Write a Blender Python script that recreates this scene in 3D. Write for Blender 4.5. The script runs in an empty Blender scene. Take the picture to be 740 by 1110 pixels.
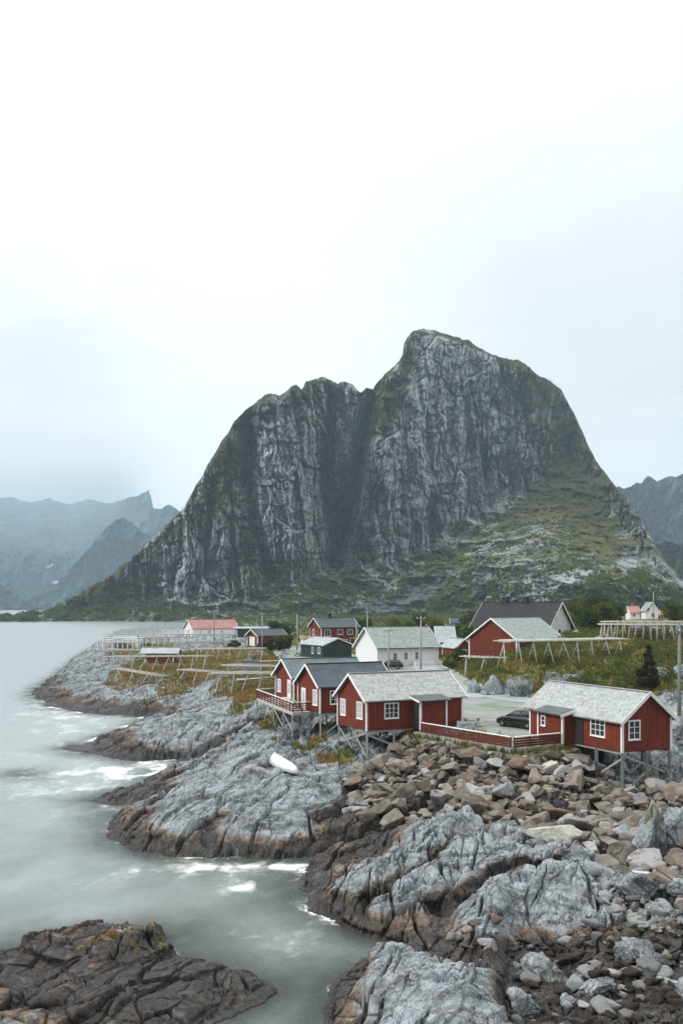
import bpy, bmesh, math, random
import numpy as np
from mathutils import Vector
random.seed(7); RNG = np.random.default_rng(11)
R = math.radians
scene = bpy.context.scene
COL = scene.collection
# ---- survey frame: focal length and horizon measured on the photograph (740 px wide); camera 15 m above the sea
F, CX, HY, CAMZ = 1079.0, 370.0, 655.0, 15.0
def gp(px, py, z=0.0):
    d = (CAMZ - z) * F / (py - HY)
    return ((px - CX) / F * d, d)
def at(px, py, d):
    return Vector(((px - CX) / F * d, d, CAMZ - (py - HY) / F * d))

# ---------------------------------------------------------------- numpy noise
_ang = np.linspace(0, 2*np.pi, 257)[:256]
_GX, _GY = np.cos(_ang).astype(np.float32), np.sin(_ang).astype(np.float32)
def _hash(ix, iy, seed):
    h = (ix.astype(np.int64)*374761393 + iy.astype(np.int64)*668265263 + seed*974634777) & 0xffffffff
    h = ((h ^ (h >> 13)) * 1274126177) & 0xffffffff
    return (h ^ (h >> 16)) & 0xffffffff
def perlin(x, y, seed=0):
    xi, yi = np.floor(x), np.floor(y)
    fx, fy = (x-xi).astype(np.float32), (y-yi).astype(np.float32)
    xi = xi.astype(np.int64); yi = yi.astype(np.int64)
    def g(a, b, dx, dy):
        h = _hash(xi+a, yi+b, seed) & 255
        return _GX[h]*dx + _GY[h]*dy
    u = fx*fx*fx*(fx*(fx*6-15)+10); v = fy*fy*fy*(fy*(fy*6-15)+10)
    n0 = g(0,0,fx,fy)*(1-u) + g(1,0,fx-1,fy)*u
    n1 = g(0,1,fx,fy-1)*(1-u) + g(1,1,fx-1,fy-1)*u
    return (n0*(1-v) + n1*v)*1.5
def fbm(x, y, oct=4, seed=0, gain=.5, lac=2.03):
    s = 0; a = 1; t = 0
    for o in range(oct):
        s = s + a*perlin(x, y, seed+o*17); t += a
        x = x*lac+5.3; y = y*lac+1.7; a *= gain
    return s/t
def ridged(x, y, oct=4, seed=0, gain=.5):
    s = 0; a = 1; t = 0
    for o in range(oct):
        n = 1-np.abs(perlin(x, y, seed+o*13))*1.6
        s = s + a*n*np.abs(n); t += a
        x = x*2.1+3.1; y = y*2.1+7.7; a *= gain
    return s/t
def worley(x, y, seed=0):
    xi, yi = np.floor(x).astype(np.int64), np.floor(y).astype(np.int64)
    f1 = np.full(x.shape, 9., np.float32); f2 = f1.copy(); cid = np.zeros(x.shape, np.float32)
    sx = np.zeros(x.shape, np.float32); sy = sx.copy()
    for a in (-1,0,1):
        for b in (-1,0,1):
            h = _hash(xi+a, yi+b, seed)
            jx = (h & 1023)/1023.*.9+.05; jy = ((h>>10) & 1023)/1023.*.9+.05
            dx = (xi+a+jx-x); dy = (yi+b+jy-y)
            dd = np.sqrt(dx*dx+dy*dy).astype(np.float32)
            c = ((h>>20) & 1023)/1023.
            near = dd < f1
            f2 = np.where(near, f1, np.minimum(f2, dd))
            cid = np.where(near, c, cid); sx = np.where(near, dx, sx); sy = np.where(near, dy, sy)
            f1 = np.where(near, dd, f1)
    return f1, f2, cid, sx, sy
def sst(a, b, x):
    t = np.clip((x-a)/(b-a), 0, 1); return t*t*(3-2*t)
def poly_sd(P, x, y):
    """signed distance, positive inside"""
    P = np.asarray(P, float); n = len(P)
    d2 = np.full(x.shape, 1e12); ins = np.zeros(x.shape, bool)
    for i in range(n):
        ax, ay = P[i]; bx, by = P[(i+1) % n]
        ex, ey = bx-ax, by-ay
        t = np.clip(((x-ax)*ex+(y-ay)*ey)/(ex*ex+ey*ey+1e-9), 0, 1)
        d2 = np.minimum(d2, (x-ax-t*ex)**2+(y-ay-t*ey)**2)
        c = ((ay > y) != (by > y)) & (x < (bx-ax)*(y-ay)/(by-ay+1e-12)+ax)
        ins ^= c
    d = np.sqrt(d2); return np.where(ins, d, -d)
def tps_fit(pts, vals, lam=.0):
    pts = np.asarray(pts, float); n = len(pts)
    r = np.linalg.norm(pts[:,None]-pts[None], axis=2)
    K = r*r*np.log(r+1e-9) + lam*np.eye(n)
    Pm = np.hstack([np.ones((n,1)), pts])
    A = np.block([[K, Pm], [Pm.T, np.zeros((3,3))]])
    w = np.linalg.solve(A, np.concatenate([vals, np.zeros(3)]))
    def ev(x, y):
        s = w[n]+w[n+1]*x+w[n+2]*y
        for i in range(n):
            q = np.sqrt((x-pts[i,0])**2+(y-pts[i,1])**2)
            s = s + w[i]*q*q*np.log(q+1e-9)
        return s
    return ev
def blur(a, k):
    for ax in (0, 1):
        c = np.cumsum(np.pad(a, [(k+1,k) if i==ax else (0,0) for i in (0,1)], mode='edge'), axis=ax)
        n = a.shape[ax]
        a = (np.take(c, range(2*k+1, 2*k+1+n), axis=ax) - np.take(c, range(0, n), axis=ax))/(2*k+1)
    return a
def upsample(A, rr, cc, nr, nc):
    """A sampled at row ids rr, col ids cc -> full nr x nc, bilinear"""
    out = np.empty((A.shape[0], nc))
    for i in range(A.shape[0]): out[i] = np.interp(np.arange(nc), cc, A[i])
    ridx = np.interp(np.arange(nr), rr, np.arange(len(rr)))
    i0 = np.clip(np.floor(ridx).astype(int), 0, len(rr)-2); f = (ridx-i0)[:,None]
    return out[i0]*(1-f)+out[i0+1]*f

# ---------------------------------------------------------------- objects
def meta(o, label=None, cat=None, group=None, kind=None):
    if label: o['label'] = label
    if cat: o['category'] = cat
    if group: o['group'] = group
    if kind: o['kind'] = kind
    return o
def empty(name, loc, label, cat, group=None, rz=0):
    o = bpy.data.objects.new(name, None); COL.objects.link(o)
    o.location = loc; o.rotation_euler = (0,0,rz); o.empty_display_size = .3
    return meta(o, label, cat, group)
def mesh_np(name, V, faces, mat, attrs=None, smooth=True, link=True, uv=None):
    """faces: (n,k) int array"""
    me = bpy.data.meshes.new(name)
    V = np.ascontiguousarray(V, np.float32); faces = np.ascontiguousarray(faces, np.int32)
    k = faces.shape[1]
    me.vertices.add(len(V)); me.vertices.foreach_set('co', V.ravel())
    me.loops.add(faces.size); me.loops.foreach_set('vertex_index', faces.ravel())
    me.polygons.add(len(faces)); me.polygons.foreach_set('loop_start', np.arange(0, faces.size, k, dtype=np.int32))
    me.polygons.foreach_set('use_smooth', np.full(len(faces), smooth, bool))
    me.update(calc_edges=True)
    for an, av in (attrs or {}).items():
        av = np.asarray(av, np.float32)
        if av.ndim == 2:
            a = me.attributes.new(an, 'FLOAT_COLOR', 'POINT')
            a.data.foreach_set('color', np.hstack([av, np.ones((len(av),1))]).astype(np.float32).ravel())
        else:
            a = me.attributes.new(an, 'FLOAT', 'POINT'); a.data.foreach_set('value', av.ravel())
    if mat: me.materials.append(mat)
    if not link: return me
    o = bpy.data.objects.new(name, me); COL.objects.link(o); return o
def grid_faces(nr, nc):
    i = np.arange((nr-1)*nc).reshape(nr-1, nc)[:, :-1].ravel()
    return np.stack([i, i+1, i+nc+1, i+nc], 1)

class MB:
    """collects polyhedra in world space; build() links them as one mesh object under a parent"""
    def __init__(s): s.v = []; s.f = []; s.uv = []; s.sm = []
    def face(s, idx, uvs=None, smooth=False):
        s.f.append(idx); s.uv.append(uvs or [(0,0)]*len(idx)); s.sm.append(smooth)
    def poly(s, pts, uvs=None):
        n = len(s.v); s.v += [tuple(p) for p in pts]; s.face(list(range(n, n+len(pts))), uvs); return s
    def hexa(s, p):
        """8 points: bottom ring 4, top ring 4"""
        p = [Vector(q) for q in p]; n = len(s.v); s.v += [tuple(q) for q in p]
        for q in ((3,2,1,0),(4,5,6,7),(0,1,5,4),(1,2,6,5),(2,3,7,6),(3,0,4,7)):
            o = p[q[0]]; e = (p[q[1]]-o); e2 = (p[q[3]]-o)
            eu = e.normalized() if e.length > 0 else Vector((1,0,0)); ev = e2.normalized() if e2.length > 0 else Vector((0,0,1))
            s.face([n+i for i in q], [((p[i]-o).dot(eu), (p[i]-o).dot(ev)) for i in q])
        return s
    def beam(s, a, b, w, h=None, up=(0,0,1)):
        h = h or w; a = Vector(a); b = Vector(b); d = (b-a).normalized(); up = Vector(up)
        if abs(d.dot(up)) > .98: up = Vector((1,0,0))
        x = d.cross(up).normalized()*w/2; y = x.cross(d).normalized()*h/2
        return s.hexa([a-x-y, a+x-y, b+x-y, b-x-y, a-x+y, a+x+y, b+x+y, b-x+y])
    def tube(s, pts, rad, n=8, cap=True):
        pts = [Vector(p) for p in pts]; rad = rad if isinstance(rad, (list,tuple)) else [rad]*len(pts)
        base = len(s.v)
        for i, p in enumerate(pts):
            d = (pts[min(i+1,len(pts)-1)]-pts[max(i-1,0)]).normalized()
            up = Vector((0,0,1)) if abs(d.z) < .9 else Vector((1,0,0))
            x = d.cross(up).normalized(); y = x.cross(d)
            for k in range(n):
                t = 2*math.pi*k/n; s.v.append(tuple(p+(x*math.cos(t)+y*math.sin(t))*rad[i]))
        for i in range(len(pts)-1):
            for k in range(n):
                a = base+i*n+k; b = base+i*n+(k+1)%n
                s.face([a, b, b+n, a+n], smooth=True)
        if cap:
            s.face([base+k for k in range(n)][::-1]); s.face([base+(len(pts)-1)*n+k for k in range(n)])
        return s
    def lathe(s, c, axis, prof, n=14):
        c = Vector(c); d = Vector(axis).normalized(); up = Vector((0,0,1)) if abs(d.z) < .9 else Vector((1,0,0))
        x = d.cross(up).normalized(); y = x.cross(d); base = len(s.v)
        for (r, t) in prof:
            for k in range(n):
                a = 2*math.pi*k/n; s.v.append(tuple(c+d*t+(x*math.cos(a)+y*math.sin(a))*r))
        for i in range(len(prof)-1):
            for k in range(n):
                a = base+i*n+k; b = base+i*n+(k+1)%n; s.face([a,b,b+n,a+n], smooth=True)
        s.face([base+k for k in range(n)][::-1]); s.face([base+(len(prof)-1)*n+k for k in range(n)])
        return s
    def build(s, name, mat, parent=None, bevel=0, label=None):
        me = bpy.data.meshes.new(name)
        off = Vector((0,0,0))
        if parent is not None:
            q = parent
            while q is not None: off += q.location; q = q.parent
        me.from_pydata([tuple(Vector(v)-off) for v in s.v], [], s.f)
        uvl = me.uv_layers.new(name='UVMap'); k = 0
        flat = [c for u in s.uv for c in u]
        uvl.data.foreach_set('uv', np.array(flat, np.float32).ravel())
        me.polygons.foreach_set('use_smooth', s.sm)
        bm = bmesh.new(); bm.from_mesh(me)
        bmesh.ops.recalc_face_normals(bm, faces=bm.faces)
        if bevel:
            bmesh.ops.remove_doubles(bm, verts=bm.verts, dist=1e-4)
            bmesh.ops.bevel(bm, geom=list(bm.edges), offset=bevel, segments=1, affect='EDGES', clamp_overlap=True)
        bm.to_mesh(me); bm.free()
        me.materials.append(mat)
        o = bpy.data.objects.new(name, me); COL.objects.link(o)
        if parent is not None: o.parent = parent
        if label: o['label'] = label
        return o

# ---------------------------------------------------------------- materials
class NT:
    def __init__(s, name):
        s.m = bpy.data.materials.new(name); s.m.use_nodes = True
        s.t = s.m.node_tree; s.t.nodes.clear()
        s.out = s.t.nodes.new('ShaderNodeOutputMaterial')
        s.p = s.t.nodes.new('ShaderNodeBsdfPrincipled'); s.l(s.p.outputs[0], s.out.inputs[0])
        s.p.inputs['Specular IOR Level'].default_value = .35
    def l(s, a, b): s.t.links.new(a, b)
    def _in(s, sock, v):
        if v is None: return
        if isinstance(v, (int, float)): sock.default_value = v
        elif isinstance(v, (tuple, list)):
            sock.default_value = tuple(v)+(1,) if len(v) == 3 and len(sock.default_value) == 4 else tuple(v)
        else: s.l(v, sock)
    def geo(s, k='Position'):
        return s.t.nodes.new('ShaderNodeNewGeometry').outputs[k]
    def tc(s, k='Object'): return s.t.nodes.new('ShaderNodeTexCoord').outputs[k]
    def attr(s, name, k='Fac'):
        n = s.t.nodes.new('ShaderNodeAttribute'); n.attribute_name = name; return n.outputs[k]
    def math(s, op, a, b=None, c=None, clamp=False):
        n = s.t.nodes.new('ShaderNodeMath'); n.operation = op; n.use_clamp = clamp
        for i, v in enumerate((a,b,c)): s._in(n.inputs[i], v)
        return n.outputs[0]
    def vec(s, op, a, b=None):
        n = s.t.nodes.new('ShaderNodeVectorMath'); n.operation = op
        if op == 'SCALE': n.inputs['Scale'].default_value = b or 1.0; b = None
        s._in(n.inputs[0], a); s._in(n.inputs[1], b); return n.outputs[0] if op not in ('DOT_PRODUCT','LENGTH') else n.outputs['Value']
    def sep(s, v):
        n = s.t.nodes.new('ShaderNodeSeparateXYZ'); s.l(v, n.inputs[0]); return n.outputs
    def comb(s, x, y, z=0):
        n = s.t.nodes.new('ShaderNodeCombineXYZ')
        for i, v in enumerate((x,y,z)): s._in(n.inputs[i], v)
        return n.outputs[0]
    def noise(s, v, scale, detail=4, rough=.55, dist=0, col=False):
        n = s.t.nodes.new('ShaderNodeTexNoise')
        if v is not None: s.l(v, n.inputs['Vector'])
        n.inputs['Scale'].default_value = scale; n.inputs['Detail'].default_value = detail
        n.inputs['Roughness'].default_value = rough; n.inputs['Distortion'].default_value = dist
        return n.outputs['Color' if col else 'Fac']
    def voro(s, v, scale, feature='F1', out='Distance', rnd=1):
        n = s.t.nodes.new('ShaderNodeTexVoronoi'); n.feature = feature
        if v is not None: s.l(v, n.inputs['Vector'])
        n.inputs['Scale'].default_value = scale; n.inputs['Randomness'].default_value = rnd
        return n.outputs[out]
    def ramp(s, f, a, b, lo=0., hi=1., smooth=True):
        n = s.t.nodes.new('ShaderNodeMapRange'); n.interpolation_type = 'SMOOTHSTEP' if smooth else 'LINEAR'
        s._in(n.inputs[0], f)
        for i, v in enumerate((a,b,lo,hi)): s._in(n.inputs[i+1], v)
        return n.outputs[0]
    def mix(s, f, a, b, mode='MIX'):
        n = s.t.nodes.new('ShaderNodeMix'); n.data_type = 'RGBA'; n.blend_type = mode
        s._in(n.inputs[0], f); s._in(n.inputs[6], a); s._in(n.inputs[7], b); return n.outputs[2]
    def bump(s, h, strength=.5, dist=.05, nrm=None):
        n = s.t.nodes.new('ShaderNodeBump'); n.inputs['Strength'].default_value = strength
        n.inputs['Distance'].default_value = dist; s.l(h, n.inputs['Height'])
        if nrm is not None: s.l(nrm, n.inputs['Normal'])
        return n.outputs[0]
    def set(s, col=None, rough=None, nrm=None, metal=None, spec=None):
        s._in(s.p.inputs['Base Color'], col); s._in(s.p.inputs['Roughness'], rough)
        s._in(s.p.inputs['Metallic'], metal); s._in(s.p.inputs['Specular IOR Level'], spec)
        if nrm is not None: s.l(nrm, s.p.inputs['Normal'])
        return s.m

def m_rock(name, far=False):
    n = NT(name); P = n.geo(); z = n.sep(P)[2]
    big = n.noise(P, .55, 4, .6); med = n.noise(P, 2.6, 5, .65); fine = n.noise(P, 14, 5, .7)
    c = n.mix(n.ramp(big, .36, .62), (.085,.104,.118), (.295,.34,.372)); c = n.mix(n.ramp(n.noise(P, .22, 5, .65), .5, .66, 0, .55), c, (.15,.15,.14))
    c = n.mix(n.ramp(med, .44, .70, 0, .6), c, (.44,.48,.50))
    c = n.mix(n.ramp(fine, .48, .68, 0, .7), c, (.085,.09,.092))
    # pale rusty / ochre staining and lichen
    c = n.mix(n.ramp(n.noise(P, 1.1, 4, .6, .6), .58, .76, 0, .55), c, (.30,.25,.17))
    c = n.mix(n.ramp(n.noise(P, 6, 4, .7), .60, .72, 0, .7), c, (.20,.20,.10))
    # cracks: thin joints (strata) plus the mesh's own crevices
    S = n.sep(P)
    al = n.math('ADD', n.math('MULTIPLY', S[0], .36), n.math('MULTIPLY', S[1], .93))
    ac = n.math('SUBTRACT', n.math('MULTIPLY', S[0], .93), n.math('MULTIPLY', S[1], .36))
    wv = n.comb(n.math('MULTIPLY', al, .45), n.math('MULTIPLY', ac, 1.5), n.math('MULTIPLY', z, .9))
    wv = n.vec('ADD', wv, n.vec('SCALE', n.noise(P, 1.3, 3, .6, col=True)))
    crk = n.voro(wv, .8, 'DISTANCE_TO_EDGE')
    crk2 = n.voro(n.vec('ADD', wv, n.comb(3.3, 1.2, 0)), 2.3, 'DISTANCE_TO_EDGE')
    line = n.math('MAXIMUM', n.ramp(crk, .0, .05, 1, 0), n.ramp(crk2, .0, .07, .8, 0))
    line = n.math('MULTIPLY', line, n.ramp(n.noise(P, .8, 3, .6), .35, .6, .3, 1))
    c = n.mix(n.math('MULTIPLY', line, .8), c, (.032,.03,.028))
    # inter-tidal zone: dark wet weed-covered rock with a brown fringe above it; gullies and rubble gaps darkened too
    wob = n.math('MULTIPLY', n.math('SUBTRACT', n.noise(P, .35, 5, .65), .5), 1.9)
    wob = n.math('ADD', wob, n.math('MULTIPLY', n.math('SUBTRACT', fine, .5), .7))
    zz = n.math('ADD', n.math('ADD', z, wob), n.attr('tide'))
    brown = n.mix(n.ramp(n.noise(P, 3.5, 4, .7), .3, .7), (.022,.016,.012), (.23,.16,.105))
    dark = n.mix(n.ramp(n.noise(P, 5, 6, .75), .38, .68), (.008,.007,.007), (.062,.052,.045)); dark = n.mix(n.ramp(n.noise(P, 1.2, 5, .7), .56, .68, 0, .7), dark, (.115,.118,.118))
    c = n.mix(n.ramp(zz, 1.35, .9, 0, 1), c, brown)
    dk = n.ramp(zz, 1.05, .72, 0, 1)
    c = n.mix(dk, c, dark)
    # ground cover attributes
    g = n.attr('grass'); gm = n.ramp(n.math('ADD', g, n.math('MULTIPLY', n.math('SUBTRACT', n.noise(P, 1.6, 5, .7), .5), .9)), .42, .62)
    gc = n.mix(n.ramp(n.noise(P, .5, 4, .6), .35, .65), (.055,.09,.020), (.18,.14,.038))
    gc = n.mix(n.ramp(n.noise(P, 3.3, 4, .7), .45, .7, 0, .8), gc, (.16,.16,.055))
    gc = n.mix(n.ramp(fine, .5, .7, 0, .6), gc, (.04,.035,.018))
    c = n.mix(gm, c, gc)
    gr = n.attr('gravel')
    grc = n.mix(n.ramp(n.noise(P, .35, 4, .6), .3, .7), (.20,.225,.205), (.29,.315,.30))
    grc = n.mix(n.ramp(n.noise(P, .22, 5, .65), .52, .66, 0, .75), grc, (.12,.16,.075)); grc = n.mix(n.ramp(n.noise(n.vec('MULTIPLY', P, (.35,1.3,1)), .5, 5, .7), .52, .68, 0, .6), grc, (.15,.16,.15))
    grc = n.mix(n.ramp(fine, .45, .7, 0, .35), grc, (.36,.38,.37))
    c = n.mix(n.ramp(gr, .35, .65), c, grc)
    h = n.math('ADD', n.math('MULTIPLY', med, .45), n.math('MULTIPLY', fine, .28))
    h = n.math('SUBTRACT', h, n.math('MULTIPLY', line, .45))
    h = n.math('ADD', h, n.math('MULTIPLY', n.noise(P, 45, 3, .6), .05))
    rough = n.ramp(dk, 0, 1, .85, .5)
    return n.set(c, rough, n.bump(h, .65, .075), spec=.3)

def m_boulder(name='boulder_rock'):
    n = NT(name); P = n.geo(); o = n.tc('Object')
    inf = n.t.nodes.new('ShaderNodeObjectInfo').outputs['Random']
    r = n.math('FRACT', n.math('ADD', inf, n.attr('tint')))
    med = n.noise(P, 2.2, 5, .65); fine = n.noise(P, 16, 5, .7)
    a = n.mix(n.ramp(r, .0, .45, smooth=False), (.045,.038,.033), (.27,.24,.205))
    a = n.mix(n.ramp(r, .45, .75, smooth=False), a, (.125,.088,.068))
    a = n.mix(n.ramp(r, .84, .90, smooth=False), a, (.33,.35,.36))
    a = n.mix(n.ramp(med, .42, .66, 0, .7), a, (.30,.285,.255)); a = n.mix(n.ramp(n.noise(P, 1.1, 5, .7), .5, .62, 0, .6), a, (.05,.042,.038))
    a = n.mix(n.ramp(fine, .5, .74, 0, .6), a, (.07,.062,.055))
    a = n.mix(n.ramp(n.noise(P, .9, 4, .7), .56, .75, 0, .5), a, (.15,.10,.07))
    z = n.sep(P)[2]
    zz = n.math('ADD', z, n.math('MULTIPLY', n.math('SUBTRACT', n.noise(P, .6, 4, .6), .5), 1.8))
    a = n.mix(n.ramp(zz, 1.1, .5), a, n.mix(med, (.009,.008,.007), (.048,.037,.028)))
    h = n.math('ADD', n.math('MULTIPLY', med, .7), n.math('MULTIPLY', fine, .25))
    return n.set(a, .85, n.bump(h, .8, .12), spec=.25)

def m_boards(name, col, dark, board=.16, var=.25):
    n = NT(name); uv = n.sep(n.tc('UV')); P = n.geo()
    b = n.math('DIVIDE', uv[0], board); fl = n.math('FLOOR', b); fr = n.math('FRACT', b)
    wn = n.t.nodes.new('ShaderNodeTexWhiteNoise'); wn.noise_dimensions = '1D'; n.l(fl, wn.inputs['W'])
    st = n.noise(n.comb(n.math('MULTIPLY', uv[0], 9), n.math('MULTIPLY', uv[1], 1.1), 0), 1.5, 5, .65)
    c = n.mix(n.math('MULTIPLY', wn.outputs['Value'], var), col, dark)
    c = n.mix(n.ramp(st, .5, .8, 0, .55), c, dark)
    c = n.mix(n.ramp(n.noise(P, .7, 5, .65), .5, .75, 0, .45), c, tuple(min(1, v*1.5+.025) for v in col))
    gap = n.ramp(n.math('ABSOLUTE', n.math('SUBTRACT', fr, .5)), .40, .49, 0, 1)
    c = n.mix(n.math('MULTIPLY', gap, .6), c, tuple(v*.35 for v in dark))
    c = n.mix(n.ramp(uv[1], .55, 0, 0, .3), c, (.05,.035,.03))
    h = n.math('SUBTRACT', n.math('MULTIPLY', st, .15), gap)
    return n.set(c, .75, n.bump(h, .7, .02), spec=.25)

def m_slate(name, lo, hi, moss=(.20,.21,.13), sx=.30, sy=.2):
    n = NT(name); uv = n.tc('UV'); P = n.geo()
    U = n.sep(uv)
    row = n.math('FLOOR', n.math('DIVIDE', U[1], sy))
    x = n.math('ADD', n.math('DIVIDE', U[0], sx), n.math('MULTIPLY', row, .5))
    wn = n.t.nodes.new('ShaderNodeTexWhiteNoise'); wn.noise_dimensions = '2D'
    n.l(n.comb(n.math('FLOOR', x), row), wn.inputs['Vector'])
    c = n.mix(wn.outputs['Value'], lo, hi)
    c = n.mix(n.ramp(n.noise(P, 1.3, 5, .65), .5, .75, 0, .6), c, moss)
    c = n.mix(n.ramp(n.noise(P, 5, 4, .7), .58, .75, 0, .6), c, tuple(min(1, v*1.25) for v in hi))
    fx = n.math('FRACT', x); fy = n.math('FRACT', n.math('DIVIDE', U[1], sy))
    e = n.math('MAXIMUM', n.ramp(fx, .0, .07, 1, 0), n.ramp(fy, .0, .12, 1, 0))
    c = n.mix(n.math('MULTIPLY', e, .55), c, tuple(v*.35 for v in lo))
    h = n.math('SUBTRACT', n.math('MULTIPLY', wn.outputs['Value'], .7), e)
    return n.set(c, .7, n.bump(h, .7, .03), spec=.3)

def m_plain(name, col, rough=.6, var=.25, scale=3, spec=.35, metal=0, bump=.2, dirt=None):
    n = NT(name); P = n.geo()
    c = n.mix(n.ramp(n.noise(P, scale, 5, .65), .35, .75, 0, var), col, tuple(v*.45 for v in col))
    if dirt: c = n.mix(n.ramp(n.noise(P, scale*.4, 5, .7), .5, .72, 0, .6), c, dirt)
    return n.set(c, rough, n.bump(n.noise(P, scale*8, 4, .6), bump, .01), metal, spec)

def m_glass(name, col=(.025,.03,.035)):
    n = NT(name); P = n.geo()
    c = n.mix(n.noise(P, .8, 3), col, tuple(v*2.2 for v in col))
    return n.set(c, .08, n.bump(n.noise(P, 3, 2), .08, .01), spec=.5)

def m_leaf(name, a, b, c3=None):
    n = NT(name); P = n.geo()
    inf = n.attr('tint')
    c = n.mix(inf, a, b)
    if c3: c = n.mix(n.ramp(n.noise(P, .8, 3), .55, .75, 0, .6), c, c3)
    m = n.set(c, .8, spec=.2)
    # leaves let a little light through
    tr = n.t.nodes.new('ShaderNodeBsdfTranslucent'); n.l(c, tr.inputs['Color'])
    mx = n.t.nodes.new('ShaderNodeMixShader'); mx.inputs[0].default_value = .3
    n.l(n.p.outputs[0], mx.inputs[1]); n.l(tr.outputs[0], mx.inputs[2]); n.l(mx.outputs[0], n.out.inputs[0])
    return m

M = {}
M['rock'] = m_rock('coastal_rock')
M['boulder'] = m_boulder()
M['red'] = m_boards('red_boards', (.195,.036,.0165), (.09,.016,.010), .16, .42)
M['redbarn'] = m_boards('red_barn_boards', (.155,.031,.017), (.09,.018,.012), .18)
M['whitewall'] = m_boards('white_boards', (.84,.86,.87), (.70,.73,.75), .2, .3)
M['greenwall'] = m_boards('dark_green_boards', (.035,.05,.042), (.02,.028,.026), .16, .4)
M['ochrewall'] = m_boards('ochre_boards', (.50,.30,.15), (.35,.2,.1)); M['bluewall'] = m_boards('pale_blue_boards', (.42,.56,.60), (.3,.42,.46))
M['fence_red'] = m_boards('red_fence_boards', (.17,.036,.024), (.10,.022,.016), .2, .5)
M['trim'] = m_plain('white_trim', (.80,.82,.82), .55, .12, 4, dirt=(.55,.55,.52))
M['slate'] = m_slate('pale_mossy_slate', (.29,.32,.325), (.46,.495,.50), (.22,.245,.16), .22, .17)
M['slate2'] = m_slate('grey_green_slate', (.22,.27,.27), (.36,.41,.40), (.20,.23,.15), .35, .22)
M['felt'] = m_slate('dark_blue_grey_roof', (.055,.073,.088), (.085,.105,.125), (.08,.09,.08), 1.1, .5)
M['felt2'] = m_slate('faded_blue_grey_roof', (.11,.15,.165), (.16,.20,.215), (.15,.17,.15), 1.1, .5)
M['feltblack'] = m_slate('black_roof', (.018,.019,.022), (.032,.033,.038), (.04,.04,.035), .4, .3)
M['felt3'] = m_slate('grey_felt_roof', (.30,.34,.36), (.42,.46,.48), (.3,.32,.28), 1.0, .5)
M['redroof'] = m_slate('faded_red_roof', (.36,.17,.15), (.46,.24,.22), (.3,.2,.16), .6, .5)
M['wood'] = m_plain('weathered_wood', (.36,.37,.36), .8, .6, 5, bump=.5)
M['woodpale'] = m_plain('bleached_wood', (.50,.49,.45), .8, .5, 5, bump=.5)
M['post'] = m_plain('grey_green_post', (.20,.24,.235), .8, .6, 5, bump=.5)
M['beige'] = m_plain('ochre_paint', (.50,.37,.24), .7, .3)
M['concrete'] = m_plain('concrete', (.36,.37,.34), .85, .5, 2.5, dirt=(.2,.21,.15))
M['glass'] = m_glass('window_glass')
M['lace'] = m_glass('curtained_glass', (.28,.31,.32))
M['dark'] = m_plain('near_black', (.03,.03,.032), .8, .4)
M['porchroof'] = m_slate('porch_roof', (.075,.09,.095), (.12,.135,.14), (.1,.12,.08), .8, .4)
M['brick'] = m_plain('sooty_brick', (.045,.04,.04), .85, .5, 6)
M['carpaint'] = m_plain('black_car_paint', (.012,.013,.016), .18, .2, 2, spec=.6, bump=0)
M['rubber'] = m_plain('rubber', (.02,.02,.02), .8, .3)
M['chrome'] = m_plain('alloy', (.45,.46,.47), .35, .2, metal=.8, bump=0)
M['lamp_red'] = m_plain('tail_lamp_red', (.35,.02,.015), .25, .1, bump=0)
M['lamp_clear'] = m_plain('headlamp_clear', (.6,.62,.63), .15, .1, bump=0)
M['boatwhite'] = m_plain('white_gelcoat', (.68,.71,.71), .4, .12, 2, dirt=(.55,.55,.48))
M['bluebox'] = m_plain('pale_blue_plastic', (.35,.50,.58), .6, .3)
M['greytarp'] = m_plain('blue_grey_tarp', (.25,.27,.34), .7, .3)
M['conifer'] = m_leaf('dark_conifer_needles', (.035,.034,.018), (.075,.068,.034))
M['broad'] = m_leaf('green_leaves', (.030,.052,.016), (.075,.105,.030))
M['olive'] = m_leaf('olive_scrub', (.034,.055,.015), (.15,.18,.04))
M['bark'] = m_plain('bark', (.10,.085,.07), .9, .5, 8, bump=.6)
M['turf'] = m_leaf('rough_grass', (.06,.10,.022), (.31,.18,.05), (.16,.19,.045))
M['metal'] = m_plain('galvanised_metal', (.45,.48,.49), .45, .3, metal=.4)
def path_dist(P, X, Y):
    d = np.full(X.shape, 1e9)
    for (ax,ay),(bx,by) in zip(P[:-1], P[1:]):
        ex, ey = bx-ax, by-ay; t = np.clip(((X-ax)*ex+(Y-ay)*ey)/(ex*ex+ey*ey), 0, 1)
        d = np.minimum(d, np.hypot(X-ax-t*ex, Y-ay-t*ey))
    return d
# ================================================================= TERRAIN (one sheet: shore, village ground, sea bed)
def yq(d): return HY + CAMZ*F/d
_rows = np.concatenate([np.arange(yq(25.), yq(150.), -.42), np.arange(yq(150.), yq(1000.), -.16)])
TD = CAMZ*F/(_rows-HY)
TP = np.concatenate([np.arange(-420, -60, 4.), np.arange(-60, 800, .85), np.arange(800, 1160, 4.)])
NR, NC = len(TD), len(TP)
GY = np.repeat(TD[:,None], NC, 1); GX = (TP[None,:]-CX)/F*GY
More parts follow.
